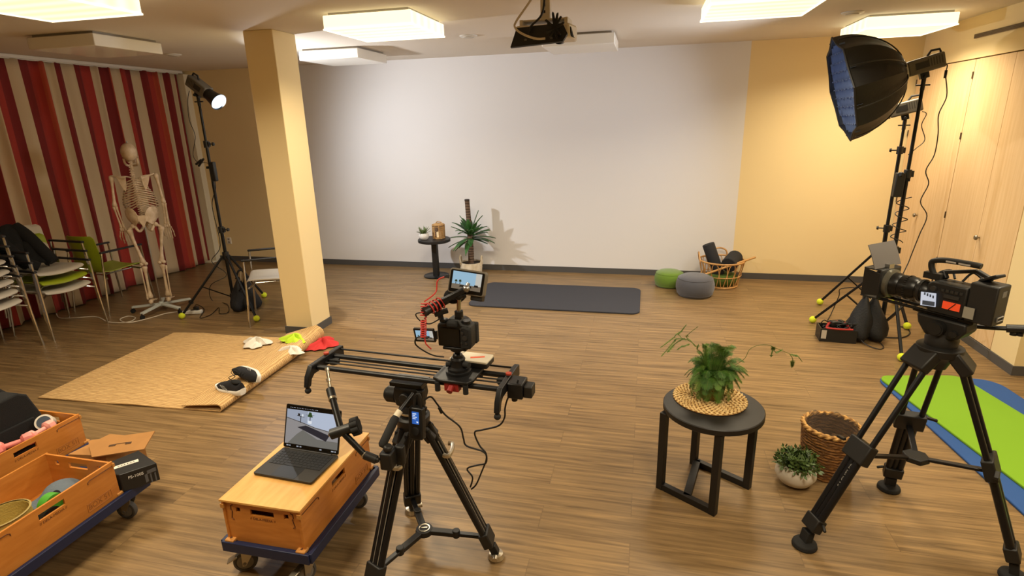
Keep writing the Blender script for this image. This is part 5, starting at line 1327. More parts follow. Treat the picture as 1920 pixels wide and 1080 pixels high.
def crate(label, x0, x1, y0, y1, z0, h, lid, mark=True):
    """name marks burnt on the sides as in the photo; origin at the base centre"""
    cx, cy = (x0+x1)/2, (y0+y1)/2; w, d = x1-x0, y1-y0
    t = thing('wooden_crate', label, 'crate', (cx, cy, z0), 0, 'plywood crates')
    holes = lambda wd: [(-.058, .058, h-.058, h-.028)]
    small = [(-w/2+.062, -w/2+.084, h-.052, h-.028), (w/2-.084, w/2-.062, h-.052, h-.028)]
    for nm, o, ax, wd, sl_ in (('front', (0, -d/2, 0), (1, 0, 0), w, holes(w)+small), ('back', (0, d/2, 0), (-1, 0, 0), w, holes(w)+small), ('right', (w/2, 0, 0), (0, 1, 0), d, holes(d)), ('left', (-w/2, 0, 0), (0, -1, 0), d, holes(d))):
        T = side_frame(o, ax); b = MB(); inset = TH if nm in ('front', 'back') else 0
        T2 = T @ Matrix.Translation((0, .006, 0)) if inset else T
        grid_board(b, panel_with_slots(b, wd-2*inset, h, sl_), T2)
        brd = b.build('side_panel', PLY, t, smooth=0)
        # engraved grooves by the corner joints
        for s in (-1, 1):
            g = MB(T2)
            if inset: pts = [(s*(wd/2-.05), -.0006, h-.018), (s*(wd/2-.040), -.0006, h-.022), (s*(wd/2-.038), -.0006, h-.042), (s*(wd/2-.044), -.0006, h-.048), (s*(wd/2-.036), -.0006, h-.085), (s*(wd/2-.046), -.0006, h-.092)]
            else: pts = [(s*(wd/2-.005), -.0006, h-.022), (s*(wd/2-.125), -.0006, h-.022), (s*(wd/2-.137), -.0006, h-.028), (s*(wd/2-.138), -.0006, h-.038)]
            g.tube(pts, .0022, n=5); g.build('engraved_groove', BURN, brd, smooth=0)
        if mark:
            text('lettering', '// DELA-MEDIA //', .017, T2 @ basis((0, -.0004, h-.074), (1, 0, 0), (0, 0, 1)), BURN, brd, .0003)
            if not inset:
                text('lettering', 'BOX 51', .034, T2 @ basis((wd/2-.105, -.0004, .042), (1, 0, 0), (0, 0, 1)), BURNL, brd, .0003)
                g = MB(T2); x_ = wd/2-.105
                g.tube([(x_-.062, -.0004, .022), (x_+.062, -.0004, .022), (x_+.062, -.0004, .062), (x_-.062, -.0004, .062)], .0011, n=4, closed=True); g.build('lettering_frame', BURNL, brd, smooth=0)
        b = MB(T)
        for s in (-1, 1):   # finger joints at the ends
            if not inset: b.bb(s*wd/2-.006, s*wd/2+.006, -.004, TH+.003, h-.032, h-.012)
        if b.v: b.build('finger_joint', EDGE, brd)
    MB().bb(-w/2+TH, w/2-TH, -d/2+TH+.006, d/2-TH-.006, .004, .012).build('bottom_panel', PLY, t)
    for sx in (-1, 1):
        for sy in (-1, 1):
            f = MB().bb(sx*(w/2-.016)-.022, sx*(w/2-.016)+.022, sy*(d/2+.000)-.018, sy*(d/2+.000)+.018, 0, .016).build('corner_foot', EDGE, t, bevel=.004)
            MB().cyl((sx*(w/2-.016), sy*d/2, .0155), (sx*(w/2-.016), sy*d/2, .0168), .006, n=10).build('foot_hole', BURN, f)
    if lid:
        MB().bb(-w/2-.006, w/2+.006, -d/2-.006, d/2+.006, h, h+.010).build('lid', PLYT, t, bevel=.001)
    return t
def dolly(label, x0, x1, y0, y1, zt, casters=(1, 1, 1, 1)):
    cx, cy = (x0+x1)/2, (y0+y1)/2; w, d = x1-x0, y1-y0
    t = thing('dolly', label, 'dolly', (cx, cy, 0), 0, 'blue caster dollies')
    b = MB(); z0 = zt-.042
    b.bb(-w/2, w/2, -d/2, d/2, zt-.018, zt-.001)
    for s in (-1, 1): b.bb(s*w/2-.009, s*w/2+.009, -d/2, d/2, z0, zt+.008); b.bb(-w/2, w/2, s*d/2-.009, s*d/2+.009, z0, zt+.008)
    b.build('deck', BLUEP, t, bevel=.003)
    n = 0
    for sx in (-1, 1):
        for sy in (-1, 1):
            rot = (.5, -.35, 1.1, .15)[n]; n += 1
            c = V((sx*(w/2-.065), sy*(d/2-.075), 0)); R = Matrix.Rotation(rot, 4, 'Z'); M = Matrix.Translation(c) @ R; r = .052
            k = MB(M).bb(-.042, .042, -.036, .036, z0-.004, z0).cyl((0, 0, z0-.022), (0, 0, z0-.004), .026, n=18).build('caster', ZINC, t)
            b = MB(M)
            for s in (-1, 1): b.prism([(-.028, z0-.02), (.028, z0-.02), (.020, z0-.05), (-.022, r-.012), (-.036, r-.012), (-.034, z0-.04)], (0, s*.020+(.0015 if s > 0 else -.0015), 0), (1, 0, 0), (0, 0, 1), .003)
            b.build('fork', ZINC, k)
            MB(M).lathe([(.018, -.011), (r*.72, -.010), (r*.78, -.014), (r*.96, -.012), (r, -.006), (r, .006), (r*.96, .012), (r*.78, .014), (r*.72, .010), (.018, .011)], (-.026, 0, r), (0, 1, 0), n=28).build('wheel', WHEEL, k)
            MB(M).lathe([(0, -.0125), (r*.70, -.0115)], (-.026, 0, r), (0, 1, 0), n=24, caps=False).lathe([(0, .0125), (r*.70, .0115)], (-.026, 0, r), (0, 1, 0), n=24, caps=False).cyl((-.026, -.026, r), (-.026, .026, r), .008).build('hub', mat('wheel hub', '77716a', .6), k)
            MB(M).bar((-.055, 0, r+.035), (-.10, 0, r+.012), .036, .006).build('brake_pedal', ZINC, k, bevel=.002)
    return t
ZD = .200
dolly('blue dolly carrying the crate with the laptop on its lid', -1.755, -1.325, 1.70, 2.345, ZD)
crate('closed plywood crate under the open laptop', -1.735, -1.352, 1.715, 2.33, ZD, .205, True)
dolly('blue dolly under the open crate at the lower left corner', -2.935, -2.485, 1.235, 2.03, ZD)
crate('open plywood crate full of cloth bags at the lower left corner', -2.915, -2.505, 1.265, 1.885, ZD, .192, False)
dolly('blue dolly under the left crate holding pink things', -3.545, -3.115, 1.61, 2.26, ZD)
crate('open plywood crate with pink things, behind the lower left one', -3.525, -3.135, 1.625, 2.245, ZD, .192, False)
# ---------------------------------------------------------------- laptop
LG = mat('space grey aluminium', '3b3834', .45, .6); KEY = mat('keyboard key', '0d0d0e', .5)
lz = ZD+.205+.010
lp = thing('laptop', 'open dark laptop showing the mat and plant on the crate lid', 'laptop', (-1.545, 1.995, lz+.001), math.radians(-3))
lw, ld = .312, .221
MB().prism(rounded(-lw/2, lw/2, -ld/2, ld/2, .010, 5), (0, 0, .002), (1, 0, 0), (0, 1, 0), .011).build('base', LG, lp, bevel=.002)
base = lp.children[-1]
MB().bb(-.138, .138, -.018, .092, .0131, .0135).build('keyboard_tray', mat('keyboard well', '151516', .5), base)
for r in range(6):
    ks = []; y = .078-.0185*r
    n = 14 if r < 4 else 13 if r == 4 else 10
    if r < 5: ks = [(-.1295+.0199*k*(13/(n-1)) if n > 1 else 0, .0165) for k in range(n)]
    else: ks = [(-.1295, .0165), (-.110, .0165), (-.0905, .0165), (-.070, .02), (-.008, .092), (.055, .02), (.075, .0165), (.0945, .0165), (.112, .0165), (.1295, .0165)]
    for x, w in ks: 
        if len([c for c in base.children]) < 99: MB().bb(x-w/2, x+w/2, y-.0078, y+.0078, .0135, .0146).build('key', KEY, base, smooth=0)
MB().prism(rounded(-.064, .064, -.104, -.024, .005, 4), (0, 0, .0130), (1, 0, 0), (0, 1, 0), .0004).build('trackpad', mat('trackpad', '242423', .35, .4), base)
Ml = Matrix.Translation((0, ld/2-.006, .012)) @ Matrix.Rotation(math.radians(71), 4, 'X')
MB(Ml).prism(rounded(-lw/2, lw/2, .004, .218, .009, 5), (0, 0, -.005), (1, 0, 0), (0, 1, 0), .005).build('lid', LG, lp, bevel=.0015)
lid = lp.children[-1]
MB(Ml).prism(rounded(-lw/2+.003, lw/2-.003, .008, .215, .007, 5), (0, 0, 0), (1, 0, 0), (0, 1, 0), .0006).build('bezel', SBLK, lid)
MB().cyl((-.12, ld/2-.006, .011), (.12, ld/2-.006, .011), .006).build('hinge', BLACK, lp)
LCS = [mat('laptop wall', 'c9d3e6', .4, emit=.55, ecol='c2cde2'), mat('laptop wall bright', 'd6e2f4', .4, emit=.66, ecol='d0dcf2'), mat('laptop floor', 'a5a3a2', .4, emit=.55, ecol='b4b0b0'), mat('laptop floor near', '8f8e86', .4, emit=.42, ecol='9c9a92'), mat('laptop mat', '4a4b5a', .4, emit=.16, ecol='55566a'), mat('laptop dark', '1c1d22', .4), mat('laptop leaf', '4a7a3a', .4, emit=.25, ecol='4e8040'), mat('laptop white', 'e8ecf2', .4, emit=.85, ecol='e8ecf2')]
b = MB(Ml); X = lambda f: -.148+.296*f; Yl = lambda f: .026+.168*f
def poly(mi, pts, z): b.mi = mi; b.add([(X(x), Yl(y), z) for x, y in pts], [tuple(range(len(pts)))])
poly(0, [(0, .0), (1, 0), (1, 1), (0, 1)], .0008)
poly(1, [(.40, .35), (1, .35), (1, 1), (.40, 1)], .0009)
poly(2, [(0, 0), (1, 0), (1, .46), (.55, .56), (.30, .66), (0, .76)], .0010)
poly(3, [(.05, 0), (1, 0), (1, .22), (.62, .22), (.33, .44), (.22, .30)], .0011)
poly(5, [(0, .755), (.30, .655), (.55, .555), (1, .455), (1, .44), (.55, .54), (.30, .64), (0, .74)], .0012)
poly(4, [(.22, .50), (.38, .58), (.84, .38), (.78, .20)], .0014)
poly(5, [(.20, .84), (.34, .82), (.34, .805), (.20, .825)], .0014); poly(5, [(.265, .82), (.28, .82), (.28, .64), (.265, .64)], .0014)
poly(5, [(.215, .84), (.255, .835), (.255, .90), (.215, .905)], .0014); poly(7, [(.29, .825), (.32, .82), (.32, .89), (.29, .895)], .0014)
poly(6, [(.40, .84), (.50, .83), (.47, .97), (.43, .98)], .0014); poly(6, [(.36, .90), (.45, .85), (.45, .88)], .0015); poly(6, [(.54, .90), (.45, .85), (.45, .88)], .0015); poly(5, [(.445, .85), (.46, .85), (.46, .73), (.445, .73)], .0014)
poly(7, [(.41, .73), (.49, .72), (.485, .64), (.42, .65)], .0015)
b.build('display', LCS, lid, smooth=0)
b = MB(Ml); rd = random.Random(5)
for k in range(17): x = -.132+.0095*k+rd.uniform(0, .002); b.bb(x, x+rd.uniform(.002, .005), .2015, .2045, .0006, .0009)
for k in range(3): b.bb(.118+.009*k, .122+.009*k, .2015, .2045, .0006, .0009)
for x, w in ((-.138, .012), (-.122, .008), (-.08, .012), (-.062, .010), (.05, .012), (.115, .014), (.134, .008)): b.bb(x, x+w, .014, .0195, .0006, .0009)
b.build('screen_icons', mat('screen icons', 'cfd6e2', .4, emit=.5, ecol='cfd6e2'), lid, smooth=0)
# ---------------------------------------------------------------- carton with a print, cardboard
def gift(): pass
fb = thing('carton', 'black printed carton with white barcode label at the end of the lower left dolly', 'box', (-2.585, 1.978, ZD+.008), 0)
fw = [(-2.69, 1.895), (-2.495, 1.895), (-2.395, 2.02), (-2.59, 2.10)]
PBLK = mat('carton black', '1b1b1c', .4); PGRY = mat('carton print grey', '55565a', .45)
o_ = V((-2.585, 1.978)); P4_ = [V((x-o_.x, y-o_.y, 0)) for x, y in fw]
b = MB().add(P4_ + [q+V((0, 0, .10)) for q in P4_], [(3, 2, 1, 0), (4, 5, 6, 7), (0, 1, 5, 4), (1, 2, 6, 5), (2, 3, 7, 6), (3, 0, 4, 7)])
b.build('carton_body', PBLK, fb, bevel=.003)
a, c = P4_[1], P4_[2]; dx = (c-a).normalized(); nx = dx.cross(V((0, 0, 1))); Ln = (c-a).length
text('lettering', 'FS-100S', .021, basis(a+dx*Ln*.40+V((0, 0, .068))+nx*.0004, dx, (0, 0, 1)), mat('carton white', 'd9d6ce', .5), fb)
b = MB()
for u0, u1, z0, z1 in ((.62, .70, .01, .06), (.70, .95, .055, .08), (.76, .80, .0, .055), (.88, .92, .0, .055)):
    b.prism([(u0*Ln, z0), (u1*Ln, z0+.004), (u1*Ln, z1), (u0*Ln, z1-.006)], a+nx*.0003, dx, (0, 0, 1), .0006)
b.build('printed_shape', PGRY, fb, smooth=0)
dy = (P4_[3]-P4_[2]).normalized(); lc_ = (P4_[0]+P4_[1]+P4_[2]+P4_[3])/4+V((-.0, 0, .1002))
Mt = basis(lc_, dx, V((0, 0, 1)).cross(dx))
MB(Mt).bb(-.055, .055, -.012, .016, 0, .0008).build('label', mat('label white', 'd6d0c2', .6), fb)
b = MB(Mt)
for k in range(16): b.bb(-.034+.0045*k, -.034+.0045*k+(.0012 if k % 3 else .0026), -.006, .008, .0008, .0012)
b.build('barcode', SBLK, fb, smooth=0)
CRD_ = mat('cardboard', 'a8773f', .85, var=.12, vscale=10)
cb_ = thing('cardboard_box', 'brown cardboard box with a raised handle flap behind the black carton', 'box', (-2.86, 2.18, 0))
b = MB(); cw = [V((-3.02, 2.05, 0)), V((-2.80, 2.08, 0)), V((-2.76, 2.28, 0)), V((-2.98, 2.27, 0))]; oc = V((-2.86, 2.18, 0))
cw = [q-oc for q in cw]
b.add(cw+[q+V((0, 0, .262)) for q in cw], [(3, 2, 1, 0), (0, 1, 5, 4), (1, 2, 6, 5), (2, 3, 7, 6), (3, 0, 4, 7), (4, 5, 6, 7)])
b.build('box_body', CRD_, cb_)
fA, fB_, fC, fD = [V(q)-oc for q in (at(172, 857, .275), at(270, 842, .29), at(290, 808, .315), at(165, 826, .30))]
n_ = (fB_-fA).cross(fD-fA).normalized()
b = MB().add([fA, fB_, fC, fD]+[q-n_*.006 for q in (fA, fB_, fC, fD)], [(0, 1, 2, 3), (7, 6, 5, 4), (0, 4, 5, 1), (1, 5, 6, 2), (2, 6, 7, 3), (3, 7, 4, 0)])
b.build('flap', CRD_, cb_)
fx = (fB_-fA).normalized(); fm = (fA+fB_+fC+fD)/4+n_*.0006; fy = n_.cross(fx)
MB(basis(fm, fx, fy)).bb(-.055, -.02, -.008, .006, 0, .001).bb(-.02, .035, .004, .007, 0, .001).bb(.03, .06, -.008, .006, 0, .001).build('handle_slot', mat('slot brown', '4a3118', .8), cb_.children[-1])
# ---------------------------------------------------------------- things in the crates
def lumpy(name, label, cat, loc, r, m, seed, part='body', **kw):
    rd = random.Random(seed); ph = [rd.uniform(0, 6.28) for _ in range(6)]
    f = lambda q: 1+.16*math.sin(3*q.x+ph[0]+2*q.y)+.12*math.sin(5*q.y+ph[1]+3*q.z)+.07*math.sin(9*q.x+ph[2])
    o = MB().ball((0, 0, r[2]*.9), r, 26, 16, fn=f).build(name, m, smooth=70, subsurf=1); o.location = loc
    return tag(o, label, cat, kw.get('group'))
GB = mat('grey blue cloth', '5c6670', .9, bump=.3, bscale=120); GRC = mat('grey cloth', '6b6553', .95, bump=.3, bscale=150); YEL = mat('yellow cloth', 'b9a052', .9, bump=.3, bscale=150)
zb = ZD+.014
lumpy('cloth_bundle', 'grey-blue cloth bundle in the far end of the lower left crate', 'cloth', (-2.66, 1.70, zb), (.12, .14, .065), GB, 21)
lumpy('cloth_bundle', 'dark grey cloth bundle in the near end of the lower left crate', 'cloth', (-2.80, 1.36, zb), (.09, .09, .10), GRC, 23)
t = thing('tote_bag', 'yellowish open fabric bag in the lower left crate', 'bag', (-2.64, 1.47, zb))
MB().lathe([(0, .0), (.075, .0), (.085, .03), (.088, .10), (.082, .165), (.078, .165), (.08, .10), (.075, .02), (0, .018)], n=26, caps=False, sx=1.1, sy=1.25).build('fabric', YEL, t, smooth=60)
MB().lathe([(.079, .160), (.084, .164), (.086, .170), (.080, .172)], n=26, caps=False, sx=1.1, sy=1.25).build('hem', mat('bag hem', '9a8650', .9), t)
t = thing('tape_roll', 'green and black tape showing through the handle slot of the lower left crate', 'tape', (-2.535, 1.585, ZD+.118))
MB().lathe([(.026, -.024), (.048, -.024), (.048, .006), (.026, .006)], (0, 0, -.022), (1, 0, 0), n=24).build('black_tape', BLACK, t)
MB().lathe([(.026, -.024), (.050, -.024), (.050, .018), (.026, .018)], (-.022, .03, .022), (1, 0, 0), n=24).build('green_tape', mat('green tape', '4d9a2f', .5), t)
MB().bb(-.006, .006, .075, .11, .015, .03).build('orange_tab', mat('orange tab', 'd9652c', .5), t)
lumpy('dark_pouch', 'small black pouch standing beside the tape in the lower left crate', 'pouch', (-2.60, 1.655, zb+.04), (.03, .035, .06), DARKFAB, 31)
PINK = mat('pink dumbbell vinyl', 'd97c72', .55); REDB = mat('red band', 'd5392c', .5)
def dumbbell(label, loc, rz, m, s=1.0):
    t = thing('dumbbell', label, 'dumbbell', loc, rz, 'pink dumbbells in the crate'); M = Matrix.Scale(s, 4)
    for sx in (-1, 1): MB(M).lathe([(0, -.028), (.022, -.028), (.034, -.018), (.036, 0), (.034, .018), (.022, .028), (0, .028)], (sx*.06, 0, .036), (1, 0, 0), n=8, caps=False).build('weight', m, t)
    MB(M).cyl((-.04, 0, .036), (.04, 0, .036), .014).build('grip', m, t)
dumbbell('pink dumbbell lying nearest the black bag in the left crate', (-3.25, 1.80, ZD+.128), 1.5, PINK, 1.1)
dumbbell('pink dumbbell in the middle of the left crate', (-3.235, 1.95, ZD+.125), 1.1, PINK, 1.05)
dumbbell('pale pink dumbbell next to the white roll in the left crate', (-3.22, 2.08, ZD+.13), 1.7, mat('pale pink vinyl', 'e29a8e', .55), .95)
t = thing('exercise_band', 'red exercise band behind the handle slot of the left crate', 'band', (-3.168, 1.88, ZD+.145))
MB().tube(smooth_path([(0, -.07, 0), (.005, -.02, .018), (0, .03, .012), (-.01, .06, .02)], 5), .010).build('band', REDB, t)
lumpy('dark_pouch', 'small black pouch behind the handle slot of the left crate', 'pouch', (-3.19, 1.84, ZD+.075), (.035, .05, .045), DARKFAB, 33)
for k in range(9):
    pass
t = thing('tape_roll', 'white-rimmed dark roll at the far end of the left crate', 'tape', (-3.28, 2.16, ZD+.165))
MB().lathe([(.034, -.03), (.044, -.03), (.044, .03), (.034, .03)], (0, 0, .0), (.5, -.6, .6), n=28).build('white_ring', mat('roll white', 'd2cabb', .5), t)
MB().lathe([(0, -.031), (.0335, -.031), (.0335, .033), (0, .033)], (0, 0, 0), (.5, -.6, .6), n=28, caps=False).build('dark_core', mat('roll core', '2e3a4a', .5), t)
# black bag standing in the left crate and another behind it
bg = thing('equipment_bag', 'black soft equipment bag standing upright in the left crate', 'bag', (-3.40, 1.99, ZD+.014))
b = MB().prism([(-.20, 0), (.16, 0), (.20, .19), (.155, .335), (.11, .365), (-.20, .345)], (-.05, 0, 0), (0, 1, 0), (0, 0, 1), .12)
b.build('bag_body', DARKFAB, bg, bevel=.012, seg=3)
MB().prism([(-.10, .05), (.15, .05), (.15, .20), (-.10, .20)], (.066, 0, 0), (0, 1, 0), (0, 0, 1), .014).build('front_pocket', DARKFAB, bg, bevel=.008)
p = at(2, 745, .22)
lumpy('dark_pouch', 'black bag corner peeking in at the left picture edge above the crates', 'bag', (p.x-.20, p.y+.02, 0), (.16, .12, .15), DARKFAB, 35)
# ================================================================ foreground right
TC = V((.395, 2.80, 0)); TH_ = .497
tb = thing('side_table', 'round black side table with the fern in the foreground', 'table', TC)
MB().lathe([(0, TH_-.036), (.245, TH_-.036), (.253, TH_-.030), (.253, TH_-.004), (.249, TH_), (0, TH_)], n=56, caps=False).build('tabletop', BLKWOOD, tb)
LP = [V((.150, 2.742, 0)), V((.405, 2.575, 0)), V((.610, 2.835, 0)), V((.345, 3.01, 0))]
LP = [q-TC for q in LP]; ux = (LP[1]-LP[0]).normalized(); lw_ = .036
for q in LP: MB().bar(q, q+V((0, 0, TH_-.035)), lw_, lw_, up=ux).build('leg', BLKWOOD, tb, bevel=.0015)
for p0, p1 in ((LP[0], LP[1]), (LP[3], LP[2])): MB().bar(p0+V((0, 0, .018))+ux*.018, p1+V((0, 0, .018))-ux*.018, .032, .036).build('foot_rail', BLKWOOD, tb, bevel=.0015)
ma = LP[0]+(LP[1]-LP[0])*.52
md = LP[3]+(LP[2]-LP[3])*.06
MB().bar(md+V((0, 0, .020)), ma+V((0, 0, .020)), .040, .032).build('cross_rail', BLKWOOD, tb, bevel=.0015)
# plaited straw placemat: a braid wound in rings
STRAW = mat('straw braid', 'e9cc92', .8, var=1, c2='cfa764', vscale=40)
pm = thing('placemat', 'round plaited straw placemat on the black side table', 'placemat', TC+V((-.01, .075, TH_)))
MB().lathe([(0, .0005), (.188, .0005), (.190, .003), (0, .003)], n=48, caps=False).build('gap_shade', mat('straw shade', '8a6230', .9), pm)  # disc coloured dark to paint the shade in the braid gaps
b = MB()
for k in range(9):
    r = .016+.0205*k; n = max(10, int(r*2*PI/.013))
    for j in range(n):
        a = 2*PI*j/n; s = 1 if j % 2 else -1
        c = V((r*math.cos(a), r*math.sin(a), .006)); tdir = V((-math.sin(a), math.cos(a), 0)); rdir = V((math.cos(a), math.sin(a), 0))
        b.ball(c+rdir*(.0045*s), (.0105, .0062, .0048), 6, 4, Matrix.Rotation(a+PI/2-.55*s, 3, 'Z'))
b.build('braid', STRAW, pm)
pm['kind'] = 'thing'
# fern in a brown felted pot
FP = TC+V((-.005, .085, TH_+.012))
fn_ = thing('potted_fern', 'feathery asparagus fern in a mossy brown pot on the straw placemat', 'plant', FP)
MB().lathe([(0, 0), (.060, 0), (.066, .02), (.070, .06), (.071, .098), (.066, .100), (.062, .09), (0, .088)], n=30, caps=False).build('pot', mat('mossy pot', '8a6a33', .95, var=1, c2='5a5a22', vscale=22, bump=.8, bscale=70), fn_)
MB().lathe([(0, .092), (.062, .090)], n=24, caps=False).build('soil', SOIL, fn_)
FERN = mat('fern green', '4f7d26', .6, var=1, c2='34591a', vscale=30); FERN2 = mat('fern tip green', '6d9436', .6, var=1, c2='4a7022', vscale=30); STEM = mat('fern stem', '5b6b2c', .6)
def frond(pts, seed, m=FERN, w0=.050, step=.0055, leafw=.0016, lo=.25, flat=1.0):
    """arching frond: side twigs in a flat plume, each carrying rows of hair-thin needles"""
    rd = random.Random(seed); path = smooth_path(pts, 10); b = MB(); st = MB()
    st.tube(path, [.0014]*len(path), n=5); n = len(path)
    for i in range(int(n*lo), n-1):
        t = (path[min(i+1, n-1)]-path[max(i-1, 0)]).normalized(); f = (i-n*lo)/(n*(1-lo))
        w = w0*(.35+.65*math.sin(PI*min(1, f*.85+.15)))*(1-.55*f)
        sd = t.cross(V((0, 0, 1))); sd = sd.normalized() if sd.length > .05 else V((1, 0, 0))
        for s in (-1, 1):
            d = (sd*s + t*.75 + V((0, 0, -.10+rd.uniform(-.22, .22)))).normalized(); L = w*rd.uniform(.75, 1.15)
            p0 = path[i]; k = max(3, int(L/step)); up = d.cross(t); up = up.normalized() if up.length > .01 else V((0, 0, 1))
            side = up.cross(d).normalized()
            for j in range(k):
                c = p0+d*(L*(j+.6)/k)-V((0, 0, 1))*(.10*L*(j/k)**2); q = (1-.5*j/k)*.0125
                for s2 in (-1, 1):
                    e = c+(side*s2*.85+d*.6+V((0, 0, rd.uniform(-.4, .4)))).normalized()*q*rd.uniform(.7, 1.2)
                    wv = up.cross(e-c).normalized()*leafw*.5
                    b.add([c-wv, c+wv, e], [(0, 1, 2)])
            wv = side*.0005; e = p0+d*L-V((0, 0, 1))*(.10*L)
            b.add([p0-wv, p0+wv, e], [(0, 1, 2)])
    return b, st
rd = random.Random(17); nf = 0
for k in range(84):
    a = k*2.399+rd.uniform(-.3, .3); q = rd.random()
    e = V((math.cos(a)*.165*math.sqrt(rd.uniform(.15, 1)), math.sin(a)*.135*math.sqrt(rd.uniform(.15, 1)), 0))
    zt = .05+.28*q*(1-.5*(e.length/.145)**2); e += V((.02*q, 0, zt))
    p0 = V((math.cos(a)*.03, math.sin(a)*.03, .105)); m1 = p0+(e-p0)*.35+V((0, 0, .045)); m2 = p0+(e-p0)*.75+V((0, 0, .035))
    b, st = frond([p0, m1, m2, e], 100+k, w0=.046, leafw=.0017, step=.0042, lo=.15); fo = b.build('frond', FERN if k % 3 else FERN2, fn_, smooth=0); st.build('stem', STEM, fo)
for k in range(16):     # hanging ones over the pot
    a = k*.40+rd.uniform(-.2, .2)-PI; L = rd.uniform(.10, .17)
    p0 = V((math.cos(a)*.05, math.sin(a)*.05, .115)); r = V((math.cos(a), math.sin(a), 0))
    pts = [p0, p0+r*.035+V((0, 0, .012)), p0+r*.055+V((0, 0, -.04)), p0+r*.062+V((0, 0, max(-.095, -L)))]
    b, st = frond(pts, 300+k, FERN if k % 2 else mat('fern straw', '7d7430', .7), .045); fo = b.build('frond', FERN, fn_, smooth=0); st.build('stem', STEM, fo)
for k in range(4):      # tall plume at the top
    pts = [(0, .01, .11), (.01+.012*k, .02, .20), (.02+.012*k, .01, .27), (.03+.022*k-.03, -.03, .315-.012*k)]
    b, st = frond(pts, 400+k, FERN2, .06); fo = b.build('frond', FERN2, fn_, smooth=0); st.build('stem', STEM, fo)
# two long wandering shoots
W = lambda x, y, Y: aty(x, y, Y)-FP
def shoot(path, tips, seed):
    st = MB().tube(smooth_path(path, 8), .0014, n=5); s0 = st.build('stem', STEM, fn_)
    for i, pts in enumerate(tips):
        b, s2 = frond(pts, seed+i, FERN2, .014, .004, .0016, .05); o = b.build('frond', FERN2, s0, smooth=0); s2.build('twig', STEM, s0)
Yf = FP.y
shoot([V((-.02, .02, .11)), W(1314, 668, Yf), W(1304, 648, Yf), W(1290, 638, Yf), W(1278, 634, Yf)],
      [[W(1304, 650, Yf), W(1296, 640, Yf), W(1288, 630, Yf), W(1309, 612, Yf-.02)], [W(1290, 637, Yf), W(1270, 635, Yf), W(1264, 640, Yf), W(1240, 668, Yf-.04)],
       [W(1284, 634, Yf), W(1272, 640, Yf), W(1262, 648, Yf), W(1252, 660, Yf-.03)], [W(1278, 634, Yf), W(1270, 626, Yf), W(1262, 634, Yf), W(1238, 652, Yf-.02)],
       [W(1270, 626, Yf), W(1276, 622, Yf), W(1281, 616, Yf), W(1286, 610, Yf)], [W(1293, 645, Yf), W(1285, 648, Yf), W(1278, 650, Yf), W(1270, 655, Yf)], [W(1306, 655, Yf), W(1308, 650, Yf), W(1309, 648, Yf), W(1307, 660, Yf)]], 500)
shoot([V((.03, .02, .12)), W(1392, 676, Yf), W(1405, 656, Yf), W(1420, 648, Yf), W(1440, 647, Yf), W(1460, 655, Yf), W(1482, 664, Yf)],
      [[W(1446, 648, Yf), W(1450, 655, Yf), W(1455, 660, Yf), W(1466, 656, Yf)], [W(1450, 650, Yf), W(1449, 656, Yf), W(1447, 662, Yf), W(1446, 667, Yf)], [W(1480, 663, Yf), W(1486, 672, Yf), W(1486, 680, Yf), W(1485, 687, Yf)],
       [W(1482, 664, Yf), W(1490, 666, Yf), W(1496, 668, Yf), W(1504, 678, Yf)]], 600)
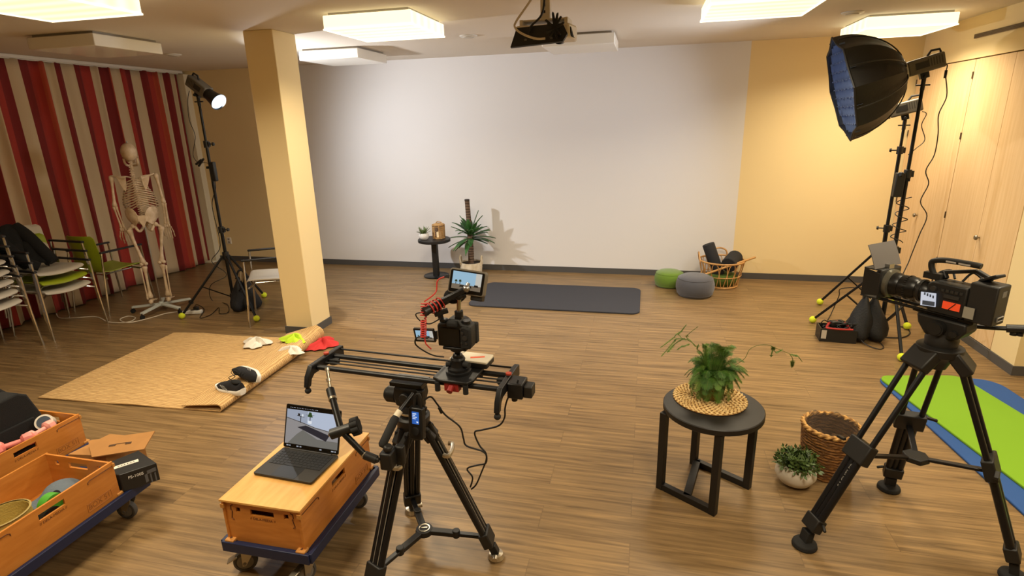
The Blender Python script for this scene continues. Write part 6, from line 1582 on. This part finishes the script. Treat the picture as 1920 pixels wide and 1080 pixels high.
# ---------------------------------------------------------------- round white pot with box-leaved plant
bp0 = V((.868, 2.925, 0))
pp = thing('potted_shrub', 'bushy little green shrub in a round white bowl pot on the floor', 'plant', bp0)
MB().lathe([(0, 0), (.045, 0), (.080, .022), (.104, .062), (.100, .098), (.080, .126), (.074, .124), (.070, .105), (0, .10)], n=36, caps=False).build('pot', mat('matt white pot', 'cfc6b6', .6), pp)
MB().lathe([(0, .108), (.072, .106)], n=24, caps=False).build('soil', SOIL, pp)
SH = mat('shrub leaf', '52682f', .5, var=1, c2='33471d', vscale=40); rd = random.Random(23)
def leaf_sprig(b, p, d, L, rd):
    d = V(d).normalized(); n = int(L/.0075)
    for i in range(n):
        c = V(p)+d*(L*(i+.5)/n); a = i*2.4
        x, y, z = frame(d); o = (x*math.cos(a)+y*math.sin(a)+z*1.0).normalized(); e = c+o*.032; s = o.cross(d).normalized()*.0078
        m_ = (c+e)/2; b.add([c, m_-s, e, m_+s], [(0, 1, 2, 3)])
for k in range(98):
    a = k*2.4; e = rd.uniform(.25, 1.5); b = MB()
    d = V((math.cos(a)*math.cos(e), math.sin(a)*math.cos(e), math.sin(e)))
    leaf_sprig(b, V((math.cos(a)*.035, math.sin(a)*.035, .105)), d, rd.uniform(.06, .095), rd)
    b.build('sprig', SH, pp, smooth=0)
# ---------------------------------------------------------------- seagrass basket with plastic liner
SG = weave('seagrass', '8f6231', '56371b', (9, 9, 14), .85, 1.0, 'BANDS', 'Z', 6.0)
wb = thing('wicker_basket', 'brown seagrass planter basket with plastic liner behind the white pot', 'basket', (1.065, 3.085, 0))
rows = 17; hb_ = .285; b = MB()
for k in range(rows):
    z = .008+k*hb_/rows; r = .122+.020*k/rows; n = 46
    pts = [((r+.0045*math.sin(j*PI+k*PI))*math.cos(2*PI*j/n), (r+.0045*math.sin(j*PI+k*PI))*math.sin(2*PI*j/n), z+.003*math.sin(j*1.7+k)) for j in range(n)]
    b.tube(pts, .0098, n=6, closed=True)
b.lathe([(0, .004), (.118, .004), (.138, hb_), (.134, hb_), (.114, .010), (0, .010)], n=36, caps=False)
b.build('woven_wall', SG, wb)
b = MB()
for s in (0, 1):
    b.tube([((.143+.007*math.cos(j*.9+s*PI))*math.cos(2*PI*j/90), (.143+.007*math.cos(j*.9+s*PI))*math.sin(2*PI*j/90), hb_+.007*math.sin(j*.9+s*PI)) for j in range(90)], .0085, n=6, closed=True)
b.build('braided_rim', weave('seagrass rim', 'c39655', '7d5527', (8, 8, 8), .8, .8), wb)
def liner(u, v):
    a = u*2*PI; z = .03+(hb_-.015)*v+.010*v*math.sin(a*7)+.006*math.sin(a*13)*v; r = .110+.018*v+.004*math.sin(a*9+v*7)
    return (r*math.cos(a), r*math.sin(a), z)
MB().grid(liner, 72, 10).build('plastic_liner', mat('clear liner', '6e6258', .12, alpha=.55, spec=.8), wb, smooth=30)
